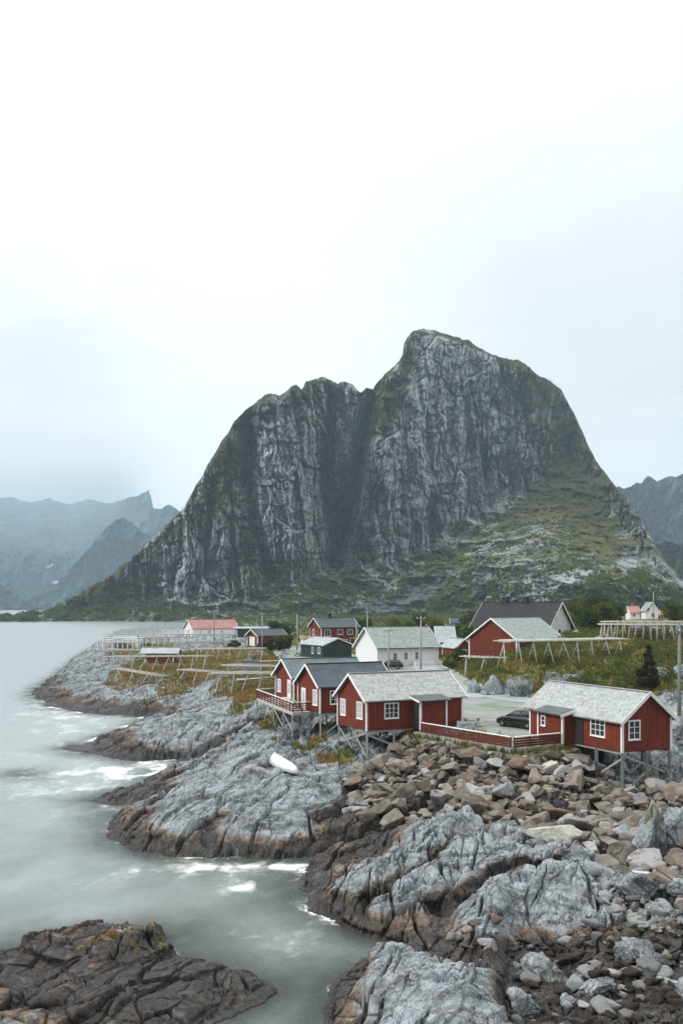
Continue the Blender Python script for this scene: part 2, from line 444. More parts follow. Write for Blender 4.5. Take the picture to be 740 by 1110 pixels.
# coarse rows/cols for the smooth fields
RR = np.unique(np.append(np.arange(0, NR, 5), NR-1)); CC = np.unique(np.append(np.arange(0, NC, 5), NC-1))
cx_, cy_ = GX[np.ix_(RR,CC)], GY[np.ix_(RR,CC)]
def uvq(x, y): return np.stack([(x/y*F)/100., np.log(y)*3.], -1)
CP = [ # px, py, z of points read on the surface
 (100,745,1.9),(150,758,2.2),(70,730,1.7),(120,717,3.3),(160,735,3.2),(200,745,2.9),(220,728,3.6),(115,705,3.6),(180,704,4),(240,702,4.2),
 (50,745,1.0),(140,768,1.0),(250,735,3.9),(190,765,1.3),
 (150,803,1.6),(200,778,2.4),(240,762,3.2),(110,811,.8),(190,804,1.8),(260,775,3.0),(75,811,.4),
 (150,862,.5),(200,835,1.3),(240,808,2.3),
 (160,892,1.3),(200,862,2.3),(260,832,3.0),(300,803,3.4),(320,850,2.8),(260,870,2.3),(350,860,2.3),(300,903,1.3),(220,902,1.4),(390,870,1.9),(400,836,2.1),(360,820,2.8),(140,890,.9),(350,898,1.2),
 (322,808,2.6),(350,800,3.1),(290,785,3.3),(380,800,3.3),
 (440,803,3.9),(480,797,4.55),(640,806,4.4),(554,813,4.55),(600,809,4.55),(520,807,4.55),(500,803,4.55),(640,822,3.4),(652,838,2.6),(674,856,1.8),(702,843,2.6),(728,840,2.9),(760,840,3.4),
 (480,840,2.9),(540,850,2.8),(600,850,2.8),(420,850,2.4),(640,880,1.9),(560,880,2.2),(500,868,2.4),(740,860,3.2),(720,905,2.3),(740,960,1.2),(860,900,3),
 (400,950,1.5),(450,920,1.9),(500,890,2.3),(560,920,1.8),(600,930,1.7),(350,962,.6),(420,985,1.0),(520,948,1.5),
 (400,908,.6),(440,888,1.1),
 (540,962,2.2),(600,967,2.0),(500,985,1.1),(640,962,1.5),(560,1010,.5),(680,970,1.2),
 (600,1030,.3),(700,1030,.4),(650,1080,.3),(560,1060,.3),(740,1000,.8),(480,1020,.4),(860,1030,.6),(700,1200,.3),(500,1200,1.2),
 (460,1048,1.9),(500,1075,2.0),(420,1080,1.5),(535,1080,1.5),(380,1085,.7),(450,1130,1.6),
 (100,1020,.9),(50,1040,.85),(150,1017,.95),(200,1050,.65),(260,1068,.5),(100,1080,.95),(0,1060,.95),(180,1090,.6),(-100,1060,1.2),(100,1200,.8),
 (520,780,4.6),(560,800,4.55),(540,760,4.6),(480,745,4.6),(720,775,4.7),(430,725,4.5),(350,720,4.5),(300,742,4.1),(270,752,3.8),(290,705,4.8),(590,790,4.6),(640,775,4.7),
 (800,775,5.0),(250,690,4.0),(400,690,4.6),(350,690,4.5),(180,686,4.0),
 (540,735,6.4),(580,725,7.0),(640,722,7.2),(700,702,9),(660,740,6.0),(740,692,9.6),(700,752,4.9),(740,742,6),(600,748,5.0),(508,723,4.7),(520,742,5.2),(860,720,9),(600,690,8),
 (640,674,9.5),(700,673,9.6),(560,680,6.5),(470,680,5),(860,672,12),
]
_p = np.array([gp(a,b,c) for a,b,c in CP]); _z = np.array([c for a,b,c in CP])
T0 = tps_fit(uvq(_p[:,0], _p[:,1]), _z, .02)
Tc = T0(*np.moveaxis(uvq(cx_, cy_), -1, 0))
Tc = np.clip(Tc, .22, 12)
Tc = np.where(cy_ > 420, np.minimum(Tc, 9), Tc)
MAIN = [gp(*q) for q in [(105,701),(88,712),(66,730),(40,747),(34,755),(60,768),(100,774),(140,777),(165,777),(140,790),(104,802),(78,808),(66,812),(100,819),(125,823),(151,827),(178,824),(193,824),
  (190,831),(166,843),(151,853),(113,861),(96,868),(113,872),(159,873),(140,878),(126,883),(118,893),(122,912),(150,924),(200,930),(250,929),(300,933),(340,928),(380,917),(372,925),(340,938),(330,950),(323,965),(336,985),(370,1004),(400,1016),(440,1030),
  (425,1040),(395,1044),(368,1062),(354,1085),(348,1120),(350,1260),(360,1290)]]
MAIN += [(60,24),(330,24),(900,1100),(-60,1100),(-60,900),(-70,560),gp(150,686.5),gp(120,692)]
FROCK = [gp(*q) for q in [(-420,1042),(0,1036),(30,1026),(62,1020),(110,1014),(150,1010),(178,1012),(188,1030),(197,1042),(232,1048),(262,1056),(290,1064),(303,1076),(290,1086),(262,1098),(230,1112),(200,1140),(150,1250),(-420,1290)]]
ISLE = [gp(*q) for q in [(12,840),(24,836),(36,840),(26,845)]]
sd = np.maximum(np.maximum(poly_sd(MAIN, cx_, cy_), poly_sd(FROCK, cx_, cy_)), poly_sd(ISLE, cx_, cy_)-.6)
def full(A): return upsample(A, RR, CC, NR, NC)
SD, T = full(sd), full(Tc)
x, y = GX, GY
wx = x + 1.4*perlin(x/5, y/5, 3) + .5*perlin(x/1.7, y/1.7, 4); wy = y + 1.4*perlin(x/5, y/5, 5) + .5*perlin(x/1.7, y/1.7, 6)
coast = SD + (.9*fbm(x/3.2, y/3.2, 4, 9) + .35*(ridged(wx/1.3, wy/1.3, 3, 21)-.5))*np.clip(y/60, .6, 2.5)
# ---- masks in world space
def pm(poly, soft=1.0): return full(sst(-soft, soft, poly_sd(poly, cx_, cy_)))
g46 = lambda a,b: gp(a,b,4.6)
PARK = [g46(*q) for q in [(470,736),(506,751),(570,760),(600,766),(665,775),(700,769),(712,765),(780,772),(780,790),(735,783),(660,800),(610,801),(560,804),(505,790),(497,770),(440,758),(405,752),(392,736),(400,722),(470,720),(500,735)]]
park = pm(PARK, 1.2)
YARD = [g46(*q) for q in [(290,702),(345,698),(395,712),(480,716),(510,738),(430,745),(330,728),(300,716)]]
yard = pm(YARD, 2.5)
RUB = [gp(*q) for q in [(392,828,2.8),(430,803,3.9),(462,794,4.5),(510,803,4.5),(552,813,4.5),(606,809,4.5),(640,815,4.2),(668,835,3.0),(760,845,3),(760,985,1.2),(690,975,1.2),(655,930,1.6),(610,905,1.9),(560,880,2.2),(480,872,2.3),(440,885,1.2),(415,885,1.6),(385,868,2.1),(372,845,2.5)]]
rub = pm(RUB, .8)
HILLP = [gp(478,742,4.6), gp(510,749,4.6), gp(571,756,4.6), gp(640,767,4.6), gp(700,761,4.7), gp(720,757,4.8), gp(1100,760,5), (160,420), (30,420), (15,170)]
hill = pm(HILLP, 1.5)
GR = []
for (a,b,z,rx,ry,w) in [(195,716,3.9,58,16,.95),(160,703,3.8,36,9,.8),(235,718,3.9,40,20,.9),(245,740,3.8,22,14,.6),(262,765,3.4,14,9,.7),(292,778,3.5,14,10,.8),(275,752,3.8,30,10,.7),
   (330,812,2.7,22,7,.75),(365,818,2.9,26,7,.85),(300,800,3.2,14,6,.5),(500,803,4.5,70,4,.9),(560,818,4.3,30,4,.6),(345,795,3.3,20,8,.6),(310,760,4,25,15,.5),
   (110,1012,1.3,50,2.2,.75),(176,1008,1.2,8,2.5,.7),(690,848,3,40,6,.35),(585,905,1.9,20,5,.3),(652,885,1.8,12,6,.4),(715,870,3,10,6,.5)]:
    gx, gy = gp(a,b,z); sx = rx/F*gy; sy = ry*gy*gy/F/(CAMZ-z)
    GR.append(w*np.exp(-(((cx_-gx)/sx)**2+((cy_-gy)/sy)**2)))
grass = full(np.max(GR, axis=0))
far_land = sst(105, 135, y)*sst(-28, -10, x)
grass = np.clip(np.maximum(grass, np.maximum(hill*.82, far_land*.7)) - .55*rub, 0, 1)
gravel = np.clip(np.maximum(park, yard*.9) + .25*fbm(x/2.5, y/2.5, 3, 77)*(park > .05), 0, 1)
gravel = np.where(gravel > 0, gravel, 0)
grass = grass*(1-sst(.4,.7,gravel))
flat = np.clip(np.maximum(park, yard), 0, 1)
rocky = np.clip(1-flat-.55*grass, 0, 1)
farfade = np.clip(260/y, .15, 1.0)
# ---- rock structure: bedding runs away from the shore, slightly to the right
al, ac = .36*wx+.93*wy, .93*wx-.36*wy
strata = ridged(al/9, ac/1.9, 4, 31)-.45
strata2 = ridged(al/3.2+4, ac/.75, 3, 37)-.45
f1, f2, cid, sx_, sy_ = worley(al/2.6, ac/1.5, 41)
e1 = f2-f1
tilt = (cid-.5)*.55 + ((cid*7.3 % 1)-.5)*sx_*.7 + ((cid*13.7 % 1)-.5)*sy_*.6
g1, g2, gid, gx_, gy_ = worley(al/.85+9, ac/.6, 43)
e2 = g2-g1
t2 = (gid-.5)*.22 + ((gid*5.1 % 1)-.5)*gx_*.35
billow = np.abs(fbm(wx/2.2, wy/2.2, 4, 51))
slab = sst(.15, .5, fbm(x/11, y/11, 2, 61)*.5+.35)          # smooth glacier-worn slabs against broken blocks
# E (the middle headland) is cobbled into rounded humps, D mostly smooth slab
def blob(a,b,z,rx,ry):
    gx, gy = gp(a,b,z); s1 = rx/F*gy; s2 = ry*gy*gy/F/(CAMZ-z)
    return full(np.exp(-(((cx_-gx)/s1)**2+((cy_-gy)/s2)**2)))
smoothD = np.clip(1.2*blob(255,850,2.6,120,46)+blob(210,775,2.5,80,20)+1.1*blob(575,965,1.9,80,24)+blob(480,1075,1.7,75,34)+.8*blob(120,745,2,90,26), 0, 1)
humpE = np.clip(1.2*blob(460,930,2,120,50)+blob(600,920,1.8,60,25), 0, 1)
broken = np.clip(1-smoothD*.78, .2, 1)
macro = ridged(al/24, ac/6.5, 3, 35)-.42
xa, ya = x+.35*perlin(x/2.4, y/2.4, 11), y+.35*perlin(x/2.4, y/2.4, 12)
l_, c_ = .36*xa+.93*ya, .93*xa-.36*ya
def facets(sl_, sc_, seed, k=1.5):
    a1, a2, c, dx, dy = worley(l_/sl_+seed*.37, c_/sc_+seed*.71, seed)
    return (c-.5) + k*((c*7.31 % 1)-.5)*dx + k*((c*13.7 % 1)-.5)*dy, a2-a1
p1, q1 = facets(6.5, 3.0, 141, 2.2); p2, q2_ = facets(2.6, 1.25, 143, 1.8); p3, q3 = facets(1.0, .55, 145, 1.6); p4, q4 = facets(.45, .3, 147, 1.4)
j1, k1 = facets(16, 1.9, 149, .5); j2, k2 = facets(1.6, 7.0, 151, .5)     # long joints with the bedding, short ones across
calm = 1-.72*humpE-.30*smoothD-.25*np.clip(blob(100,1050,1,220,50),0,1)
det = .75*macro*calm + calm*(.62*p1*(.55+.45*broken) + .38*p2*(.3+.7*broken)) + .10*p3*(.15+.85*broken)*(.3+.7*calm) + .035*p4*(.3+.7*broken)
det += .20*j1 + .12*j2*broken
det -= .46*sst(.075,.01,k1)*sst(.35,.6,fbm(x/7,y/7,2,161)*.6+.5) + .30*sst(.05,.01,k2)*(.3+.7*broken) + .55*sst(.055,.008,q1) + .26*sst(.08,.01,q2_)*broken + .05*sst(.12,0,q3)*broken
h1, h2, hid, hx, hy = worley(wx/1.9, wy/2.8, 47)
det += humpE*(.42*(1-h1*1.25) - .26*sst(.10,0,h2-h1))
h1, h2, hid, hx, hy = worley(xa/.75, ya/1.1, 48)
det += humpE*(.22*(1-h1*1.25) - .12*sst(.12,0,h2-h1))
det += .03*fbm(x/.5, y/.5, 4, 71, .6)*(.4+.6*broken) + .5*fbm(x/4.5, y/4.5, 3, 73)
ledge = np.clip(coast, 0, 6)
det = 1.1*np.tanh(det/1.1)
shore_rough = 1+.25*sst(4.0, .5, ledge)
det = det*shore_rough*(.35+.65*rocky)*(1-.93*flat)*np.where(y > 120, farfade*1.0, 1)
det = det + hill*(1-flat)*(.5*fbm(x/6, y/6, 4, 81)+.25)
# ground falls to the water's edge in a short steep face
rise = 1-np.exp(-np.clip(coast, 0, None)/(.85*np.clip(y/70, .7, 2.2)))
land = T*rise + det*np.clip(rise*1.15, 0, 1)*np.clip(.35+T*.45, 0, 1)
stp = .62; zz_ = land/stp + .5*fbm(x/3.5, y/3.5, 3, 79); fr_ = zz_-np.floor(zz_)
ter = (np.floor(zz_)+sst(.30,.70,fr_)-.5*fbm(x/3.5, y/3.5, 3, 79))*stp
land = land + (ter-land)*.35*np.clip(rocky,0,1)*(1-flat)*(1-.45*smoothD)*(y < 220)
land = np.where(rub > .01, land - .28*rub*(1-flat), land)
GULS = [([(163,778,.6),(200,768,2.2),(235,757,3),(258,748,3.4)],.9,.9), ([(190,829,.6),(215,812,1.6),(250,793,2.6),(290,776,3.2)],1.0,1.1), ([(475,992,.6),(505,965,1.4),(530,947,1.6),(562,937,1.8),(600,938,1.7),(628,930,1.7),(668,940,1.6)],.36,.85),
   ([(130,771,.5),(165,757,2),(205,742,3)],.8,.6), ([(345,890,1.2),(372,868,2),(400,850,2.2),(415,832,2.8)],.5,.7), ([(380,995,.5),(415,960,1.4),(470,925,2),(505,898,2.3)],.35,.45), ([(215,925,.4),(235,885,1.8),(275,850,2.8),(310,815,3.2)],.4,.35), ([(560,1095,.5),(575,1060,.5),(565,1035,.4)],.8,.4)]
gul = np.zeros(cx_.shape); guld = np.zeros(cx_.shape)
for pts_, w_, dp_ in GULS:
    dd_ = path_dist([gp(*q) for q in pts_], cx_+.5*perlin(cx_/2,cy_/2,171), cy_+.7*perlin(cx_/2.5,cy_/2.5,172)); gul = np.maximum(gul, min(1,dp_*1.1)*np.exp(-(dd_/(w_*1.5))**2)); guld = np.maximum(guld, dp_*np.exp(-(dd_/w_)**2))
gul, guld = full(gul), full(guld)
land = land - guld*np.clip(coast,0,1)
sea = -.12 - .16*np.clip(-coast, 0, None) - .25*(1-np.exp(coast.clip(None,0)/1.5)) + .12*fbm(x/1.3, y/1.3, 4, 91)
sea = np.maximum(sea, -7)
HZ = np.where(coast > 0, np.maximum(land, .04+.1*np.clip(coast,0,1)), sea)
# the road bed cuts through level
ROADC = [gp(452,716,4.6), gp(478,737,4.6), gp(504,752.5,4.6), gp(536,755.5,4.6), gp(570,759.5,4.6), gp(620,766,4.6), gp(680,770.5,4.6), gp(730,775,4.6), gp(800,782,4.6), gp(900,800,4.6)]
rd = full(path_dist(ROADC, cx_, cy_))
rm = sst(4.2, 2.4, rd)
HZ = HZ*(1-rm) + 4.6*rm; grass = np.clip(grass*(1-sst(3.6,2.8,rd))+.0, 0, 1); gravel = np.maximum(gravel, .8*sst(3.0,2.2,rd))
fd = full(path_dist([(6.0,80.9),(12.15,71.1),(16.3,73.7)], cx_, cy_))
HZ = np.maximum(HZ, np.where(y < 90, 4.36-.85*np.clip(fd-.75,0,None)+.15*fbm(x/1.2,y/1.2,3,6), -9)); grass = np.maximum(grass, .85*sst(1.7,.7,fd))
sm = flat*(1-rm); HZ = HZ*(1-.9*sm) + .9*sm*(4.6+.12*fbm(x/7,y/7,2,5))
def terrain_z(X, Y):
    px = X/Y*F+CX; i = np.interp(-yq(Y), -_rows, np.arange(NR)); j = np.interp(px, TP, np.arange(NC))
    i0, j0 = int(min(i, NR-2)), int(min(j, NC-2)); a, b = i-i0, j-j0
    return float(HZ[i0,j0]*(1-a)*(1-b)+HZ[i0+1,j0]*a*(1-b)+HZ[i0,j0+1]*(1-a)*b+HZ[i0+1,j0+1]*a*b)
tide = -4.2*rub - 2.6*gul + full(np.where(cy_ > 120, -.1, 0) + .0*cx_) - .7*np.clip(blob(120,862,.6,60,14),0,1) - .5*np.clip(blob(120,808,1,60,14),0,1) - .5*np.clip(blob(400,905,.8,50,25),0,1) - .55*np.clip(blob(100,1060,1,240,55),0,1) + .9*sst(.12,.32,fbm(x/2.3,y/2.3,3,131))*np.clip(blob(90,1030,1,120,20),0,1) - .35*np.clip(blob(680,1055,.4,110,50),0,1) + .95*np.clip(blob(470,1080,1.5,85,40)*1.6,0,1) + .5*np.clip(blob(580,975,1.8,110,24)*1.3,0,1) + .3*np.clip(blob(470,925,2,100,40),0,1) + .15*np.clip(blob(250,850,2.6,120,40),0,1)  # also puts dark gullies and dark gaps between boulders into the colour
gravel = np.where(y > 400, 0, gravel)
# jagged sideways push so that faces overhang a little
rk = (np.clip(rocky,0,1)*(HZ > .3)*(1-flat)*(y < 130))
DX = rk*.12*fbm(x/1.8, y/1.7, 3, 101, .45); DY = rk*.30*(perlin(l_/2.2, HZ/.6, 103)*.7+perlin(c_/.9, HZ/.35, 104)*.3)
V = np.stack([GX+DX, GY+DY, HZ], -1).reshape(-1, 3)
terrain = mesh_np('terrain', V, grid_faces(NR, NC), M['rock'], {'grass':grass.ravel(), 'gravel':gravel.ravel(), 'tide':tide.ravel()})
meta(terrain, 'sheets of pale fractured coastal bedrock, dark and weedy at the tide line, with grassy village ground behind', kind='structure')

# ---- the road
def ribbon(name, P, w, dz, mat):
    P = [Vector((a,b,0)) for a,b in P]; Q = []
    for i in range(len(P)-1):
        p0,p1,p2,p3 = P[max(i-1,0)],P[i],P[i+1],P[min(i+2,len(P)-1)]
        for k in range(10):
            t = k/10; Q.append(.5*((2*p1)+(p2-p0)*t+(2*p0-5*p1+4*p2-p3)*t*t+(3*p1-p0-3*p2+p3)*t*t*t))
    Q.append(P[-1]); V = []; 
    for i,q in enumerate(Q):
        d = (Q[min(i+1,len(Q)-1)]-Q[max(i-1,0)]).normalized(); s = Vector((d.y,-d.x,0))
        for k in range(5): V.append((q.x+s.x*w*(k/4-.5), q.y+s.y*w*(k/4-.5), 4.6+dz))
    return mesh_np(name, np.array(V), grid_faces(len(Q), 5), mat)
n = NT('worn_asphalt'); P = n.geo()
c = n.mix(n.ramp(n.noise(P,.6,4,.6),.35,.7), (.26,.29,.30), (.36,.385,.39)); c = n.mix(n.ramp(n.noise(P,12,4,.7),.5,.7,0,.4), c, (.15,.16,.16))
M['asphalt'] = n.set(c, .7, n.bump(n.noise(P,30,3), .3, .01))
meta(ribbon('road', ROADC, 4.2, .035, M['asphalt']), 'pale narrow asphalt road curving behind the red cabins', kind='structure')

# ================================================================= WATER
wr = np.concatenate([np.arange(yq(22.), yq(160.), -1.1), np.arange(yq(160.), yq(1200.), -.5), HY+CAMZ*F/np.array([1500,2200,3500,6000,9000,14000.])])
wd = CAMZ*F/(wr-HY)
wp = np.concatenate([np.linspace(-1500,-60,80), np.arange(-55, 800, 1.8), np.linspace(805, 2200, 80)])
WY = np.repeat(wd[:,None], len(wp), 1); WX = (wp[None,:]-CX)/F*WY
i = np.interp(-yq(np.minimum(WY[:,0],999)), -_rows, np.arange(NR)).astype(int); j = np.clip(np.interp(wp, TP, np.arange(NC)).astype(int), 0, NC-1)
bed = HZ[np.ix_(i, j)]; cst = coast[np.ix_(i, j)]
cst = np.where((wp[None,:] < TP[0])|(wp[None,:] > TP[-1]), -40, cst)
depth = np.clip(-bed, 0, 7); depth = np.where((WY > 900), 7, depth)
fo = np.zeros(WX.shape)
for (a,b,rx,ry,w) in [(90,788,75,14,.45),(130,800,50,6,.5),(60,775,60,8,.5),(95,838,80,12,.75),(150,838,45,8,.65),(60,860,70,14,.55),(110,880,70,10,.5),(40,815,50,10,.35),(180,826,20,5,.7),
     (266,962,28,11,.8),(300,955,22,7,.6),(255,940,60,7,.6),(290,938,40,4,.9),(322,942,18,5,.8),(200,945,110,12,.35),(240,1015,50,12,.28),(320,1010,60,18,.3),(90,960,120,30,.18),(340,1035,60,14,.32),(330,1075,40,30,.25),(215,905,60,10,.0),
     (30,765,40,8,.35),(80,750,40,8,.15)]:
    gx, gy = gp(a,b); sx = rx/F*gy; sy = ry*gy*gy/F/CAMZ
    fo += w*np.exp(-(((WX-gx)/sx)**2+((WY-gy)/sy)**2))
nz = fbm(WX/2.6+.4*perlin(WX/1.3,WY/1.8,8), WY/4.6, 4, 111, .5)*1.4
nz2 = fbm(WX/7, WY/14, 3, 113)
foam = fo*(.55+1.1*nz+.5*nz2) + np.exp(-np.clip(-cst,0,99)/(.6*np.clip(WY/60,.7,2.2)))*(.36+.9*nz)*(1-sst(160, 260, WY))
foam = np.clip(foam, 0, 1)
# milky veil of long-exposed wash, thickest off the open left shore
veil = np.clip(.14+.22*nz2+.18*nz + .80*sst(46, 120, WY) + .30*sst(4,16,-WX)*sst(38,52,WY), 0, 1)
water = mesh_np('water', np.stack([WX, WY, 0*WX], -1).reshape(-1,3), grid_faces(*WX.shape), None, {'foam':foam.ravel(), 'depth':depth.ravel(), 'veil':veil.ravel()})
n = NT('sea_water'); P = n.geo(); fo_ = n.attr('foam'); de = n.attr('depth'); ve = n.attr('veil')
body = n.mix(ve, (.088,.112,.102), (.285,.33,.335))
body = n.mix(n.ramp(n.noise(n.vec('MULTIPLY', P, (.5,.3,1)), .5, 6, .7), .4, .75, 0, .30), body, (.36,.42,.41))
fm = n.ramp(n.math('ADD', fo_, n.math('MULTIPLY', n.math('SUBTRACT', n.noise(P, 1.4, 7, .75), .5), 1.5)), .22, 1.05)
c = n.mix(fm, body, (.80,.84,.84))
h = n.math('ADD', n.noise(P, .9, 4, .6), n.math('MULTIPLY', n.noise(P, 4, 5, .7), .5))
n.set(c, n.mix(fm, (.27,.27,.27), (.8,.8,.8)), n.bump(h, .26, .07), spec=.5); n.p.inputs['IOR'].default_value = 1.33
tr = n.t.nodes.new('ShaderNodeBsdfTransparent'); tr.inputs[0].default_value = (.72,.83,.80,1)
mx = n.t.nodes.new('ShaderNodeMixShader')
op = n.math('MAXIMUM', n.ramp(de, 0, 1.1, .32, 1), fm)
n.l(op, mx.inputs[0]); n.l(tr.outputs[0], mx.inputs[1]); n.l(n.p.outputs[0], mx.inputs[2]); n.l(mx.outputs[0], n.out.inputs[0])
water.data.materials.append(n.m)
meta(water, 'calm milky grey-green sea', kind='structure')
# ================================================================= MOUNTAINS
def interp_pts(pts, q): 
    p = np.array(pts, float); return np.interp(q, p[:,0], p[:,1])
def relief(name, label, px, sil, base, D0, slope_fn, bulge_fn, mat, nrow, attrs_fn, back=10, power=1.0):
    """height-by-height build of a rock face: every column climbs from the foot with its own slope, then rolls over and falls away behind"""
    S = sil(px); B = base(px); t = np.linspace(0, 1, nrow)[:,None]**power
    PY = B[None,:]*(1-t) + S[None,:]*t; PX = np.repeat(px[None,:], nrow, 0)
    D = np.empty_like(PY); D[0] = D0(px)
    sl = slope_fn(PX, PY, np.repeat(t,len(px),1))
    for i in range(1, nrow):
        dz = (PY[i-1]-PY[i])*D[i-1]/F
        D[i] = D[i-1] + np.maximum(dz, 0)/sl[i]
    D = blur(D, 3) if name == 'mountain' else D
    D = D + bulge_fn(PX, PY, D)
    X = (PX-CX)/F*D; Z = CAMZ-(PY-HY)/F*D
    # far side
    for k in range(1, back+1):
        q = k/back; Db = D[nrow-1]*(1+.35*q*q) + 40*q
        Zb = Z[nrow-1]*(1-q**2)-5*q
        X = np.vstack([X, X[nrow-1][None]*(Db/D[nrow-1])[None]]); 
        Z = np.vstack([Z, Zb[None]]); PX = np.vstack([PX, px[None]]); PY = np.vstack([PY, S[None]]); D = np.vstack([D[:nrow+k-1], Db[None]])
    V = np.stack([X, D, Z], -1)
    at_ = attrs_fn(PX, PY, V, nrow)
    o = mesh_np(name, V.reshape(-1,3), grid_faces(*X.shape), mat, {k:v.ravel() for k,v in at_.items()})
    return meta(o, label, kind='structure'), V

def slope_of(V):
    du = np.gradient(V, axis=1); dv = np.gradient(V, axis=0)
    nn = np.cross(du, dv); nn /= np.linalg.norm(nn, axis=-1, keepdims=True)+1e-9
    return np.abs(nn[...,2])

SIL = [(-160,671),(-60,670),(0,668),(40,663),(62,658),(85,645),(105,633),(122,622),(140,606),(152,597),(165,584),(178,571),(190,560),(200,549),(206,538),(212,527),(219,516),(224,505),(232,493),(240,478),(247,469),(254,456),(262,449),(270,441),
  (279,434),(287,428),(294,427),(304,428),(311,423),(316,419),(321,417),(327,422),(331,414),(338,411),(345,410),(351,408),(358,412),(366,415),(374,413),(380,416),(386,421),(391,425),(397,420),(404,422),(408,415),(416,407),(425,398),(432,391),(436,384),(437,374),(441,366),(447,359),(456,356),(466,357),(480,361),
  (495,365),(507,369),(520,377),(533,384),(546,388),(560,390),(570,395),(577,401),(585,408),(593,411),(602,417),(609,424),(615,435),(621,446),(627,459),(633,472),(638,484),(645,498),(651,507),(659,516),(666,526),(672,533),(680,543),(690,556),(697,568),(704,582),(712,595),(722,609),(733,622),(745,634),(770,645),(820,655),(900,664),(1000,668)]
CL = [(-160,672),(40,668),(90,660),(130,655),(170,650),(220,655),(260,655),(290,640),(320,632),(345,626),(370,618),(400,618),(430,614),(460,598),(490,578),(520,562),(550,545),(575,535),(600,512),(620,500),(640,520),(660,552),(690,600),(730,640),(800,668),(1000,668)]
def g2(PX, PY, a, b, sx, sy, rot=0):
    c, s = math.cos(rot), math.sin(rot); u = (PX-a)*c+(PY-b)*s; v = -(PX-a)*s+(PY-b)*c
    return np.exp(-(u/sx)**2-(v/sy)**2)
def line_d(PX, PY, pts):
    return path_dist(pts, PX, PY)
px = np.concatenate([np.arange(-160,-10,2.5), np.arange(-10, 770, .8), np.arange(770, 1000, 2.5)])
_sn = 2.2*fbm(px/9, px*0, 4, 5)+1.0*fbm(px/2.3, px*0, 3, 8)
sil = lambda p: interp_pts(SIL, p) + _sn*sst(672, 640, interp_pts(SIL, p))
basef = lambda p: np.maximum(676.5+0*p, interp_pts(SIL,p)+3)
def slope_fn(PX, PY, t):
    cl = interp_pts(CL, PX.ravel()).reshape(PX.shape) + 5*fbm(PX/14, PY/40, 3, 15)
    k = sst(5, -14, PY-cl)
    s = .40*(1-k) + 2.6*k
    top = sst(.93, 1.0, t); s = s*(1-top)+.55*top
    # ledges
    led = ridged(PX/60, PY/16+PX/55, 3, 25); s = s*(1 - .55*k*sst(.62,.9,led))
    s = np.where(PX < 200, s*.75, s)
    s = s*(1-.45*sst(560,640,PX)*k)
    return np.clip(s, .3, 5)
GUL = [(401,418),(396,450),(391,480),(386,510),(379,545),(371,578),(362,610)]
GUL2 = [(262,445),(272,480),(268,520),(275,560),(286,600),(296,625)]
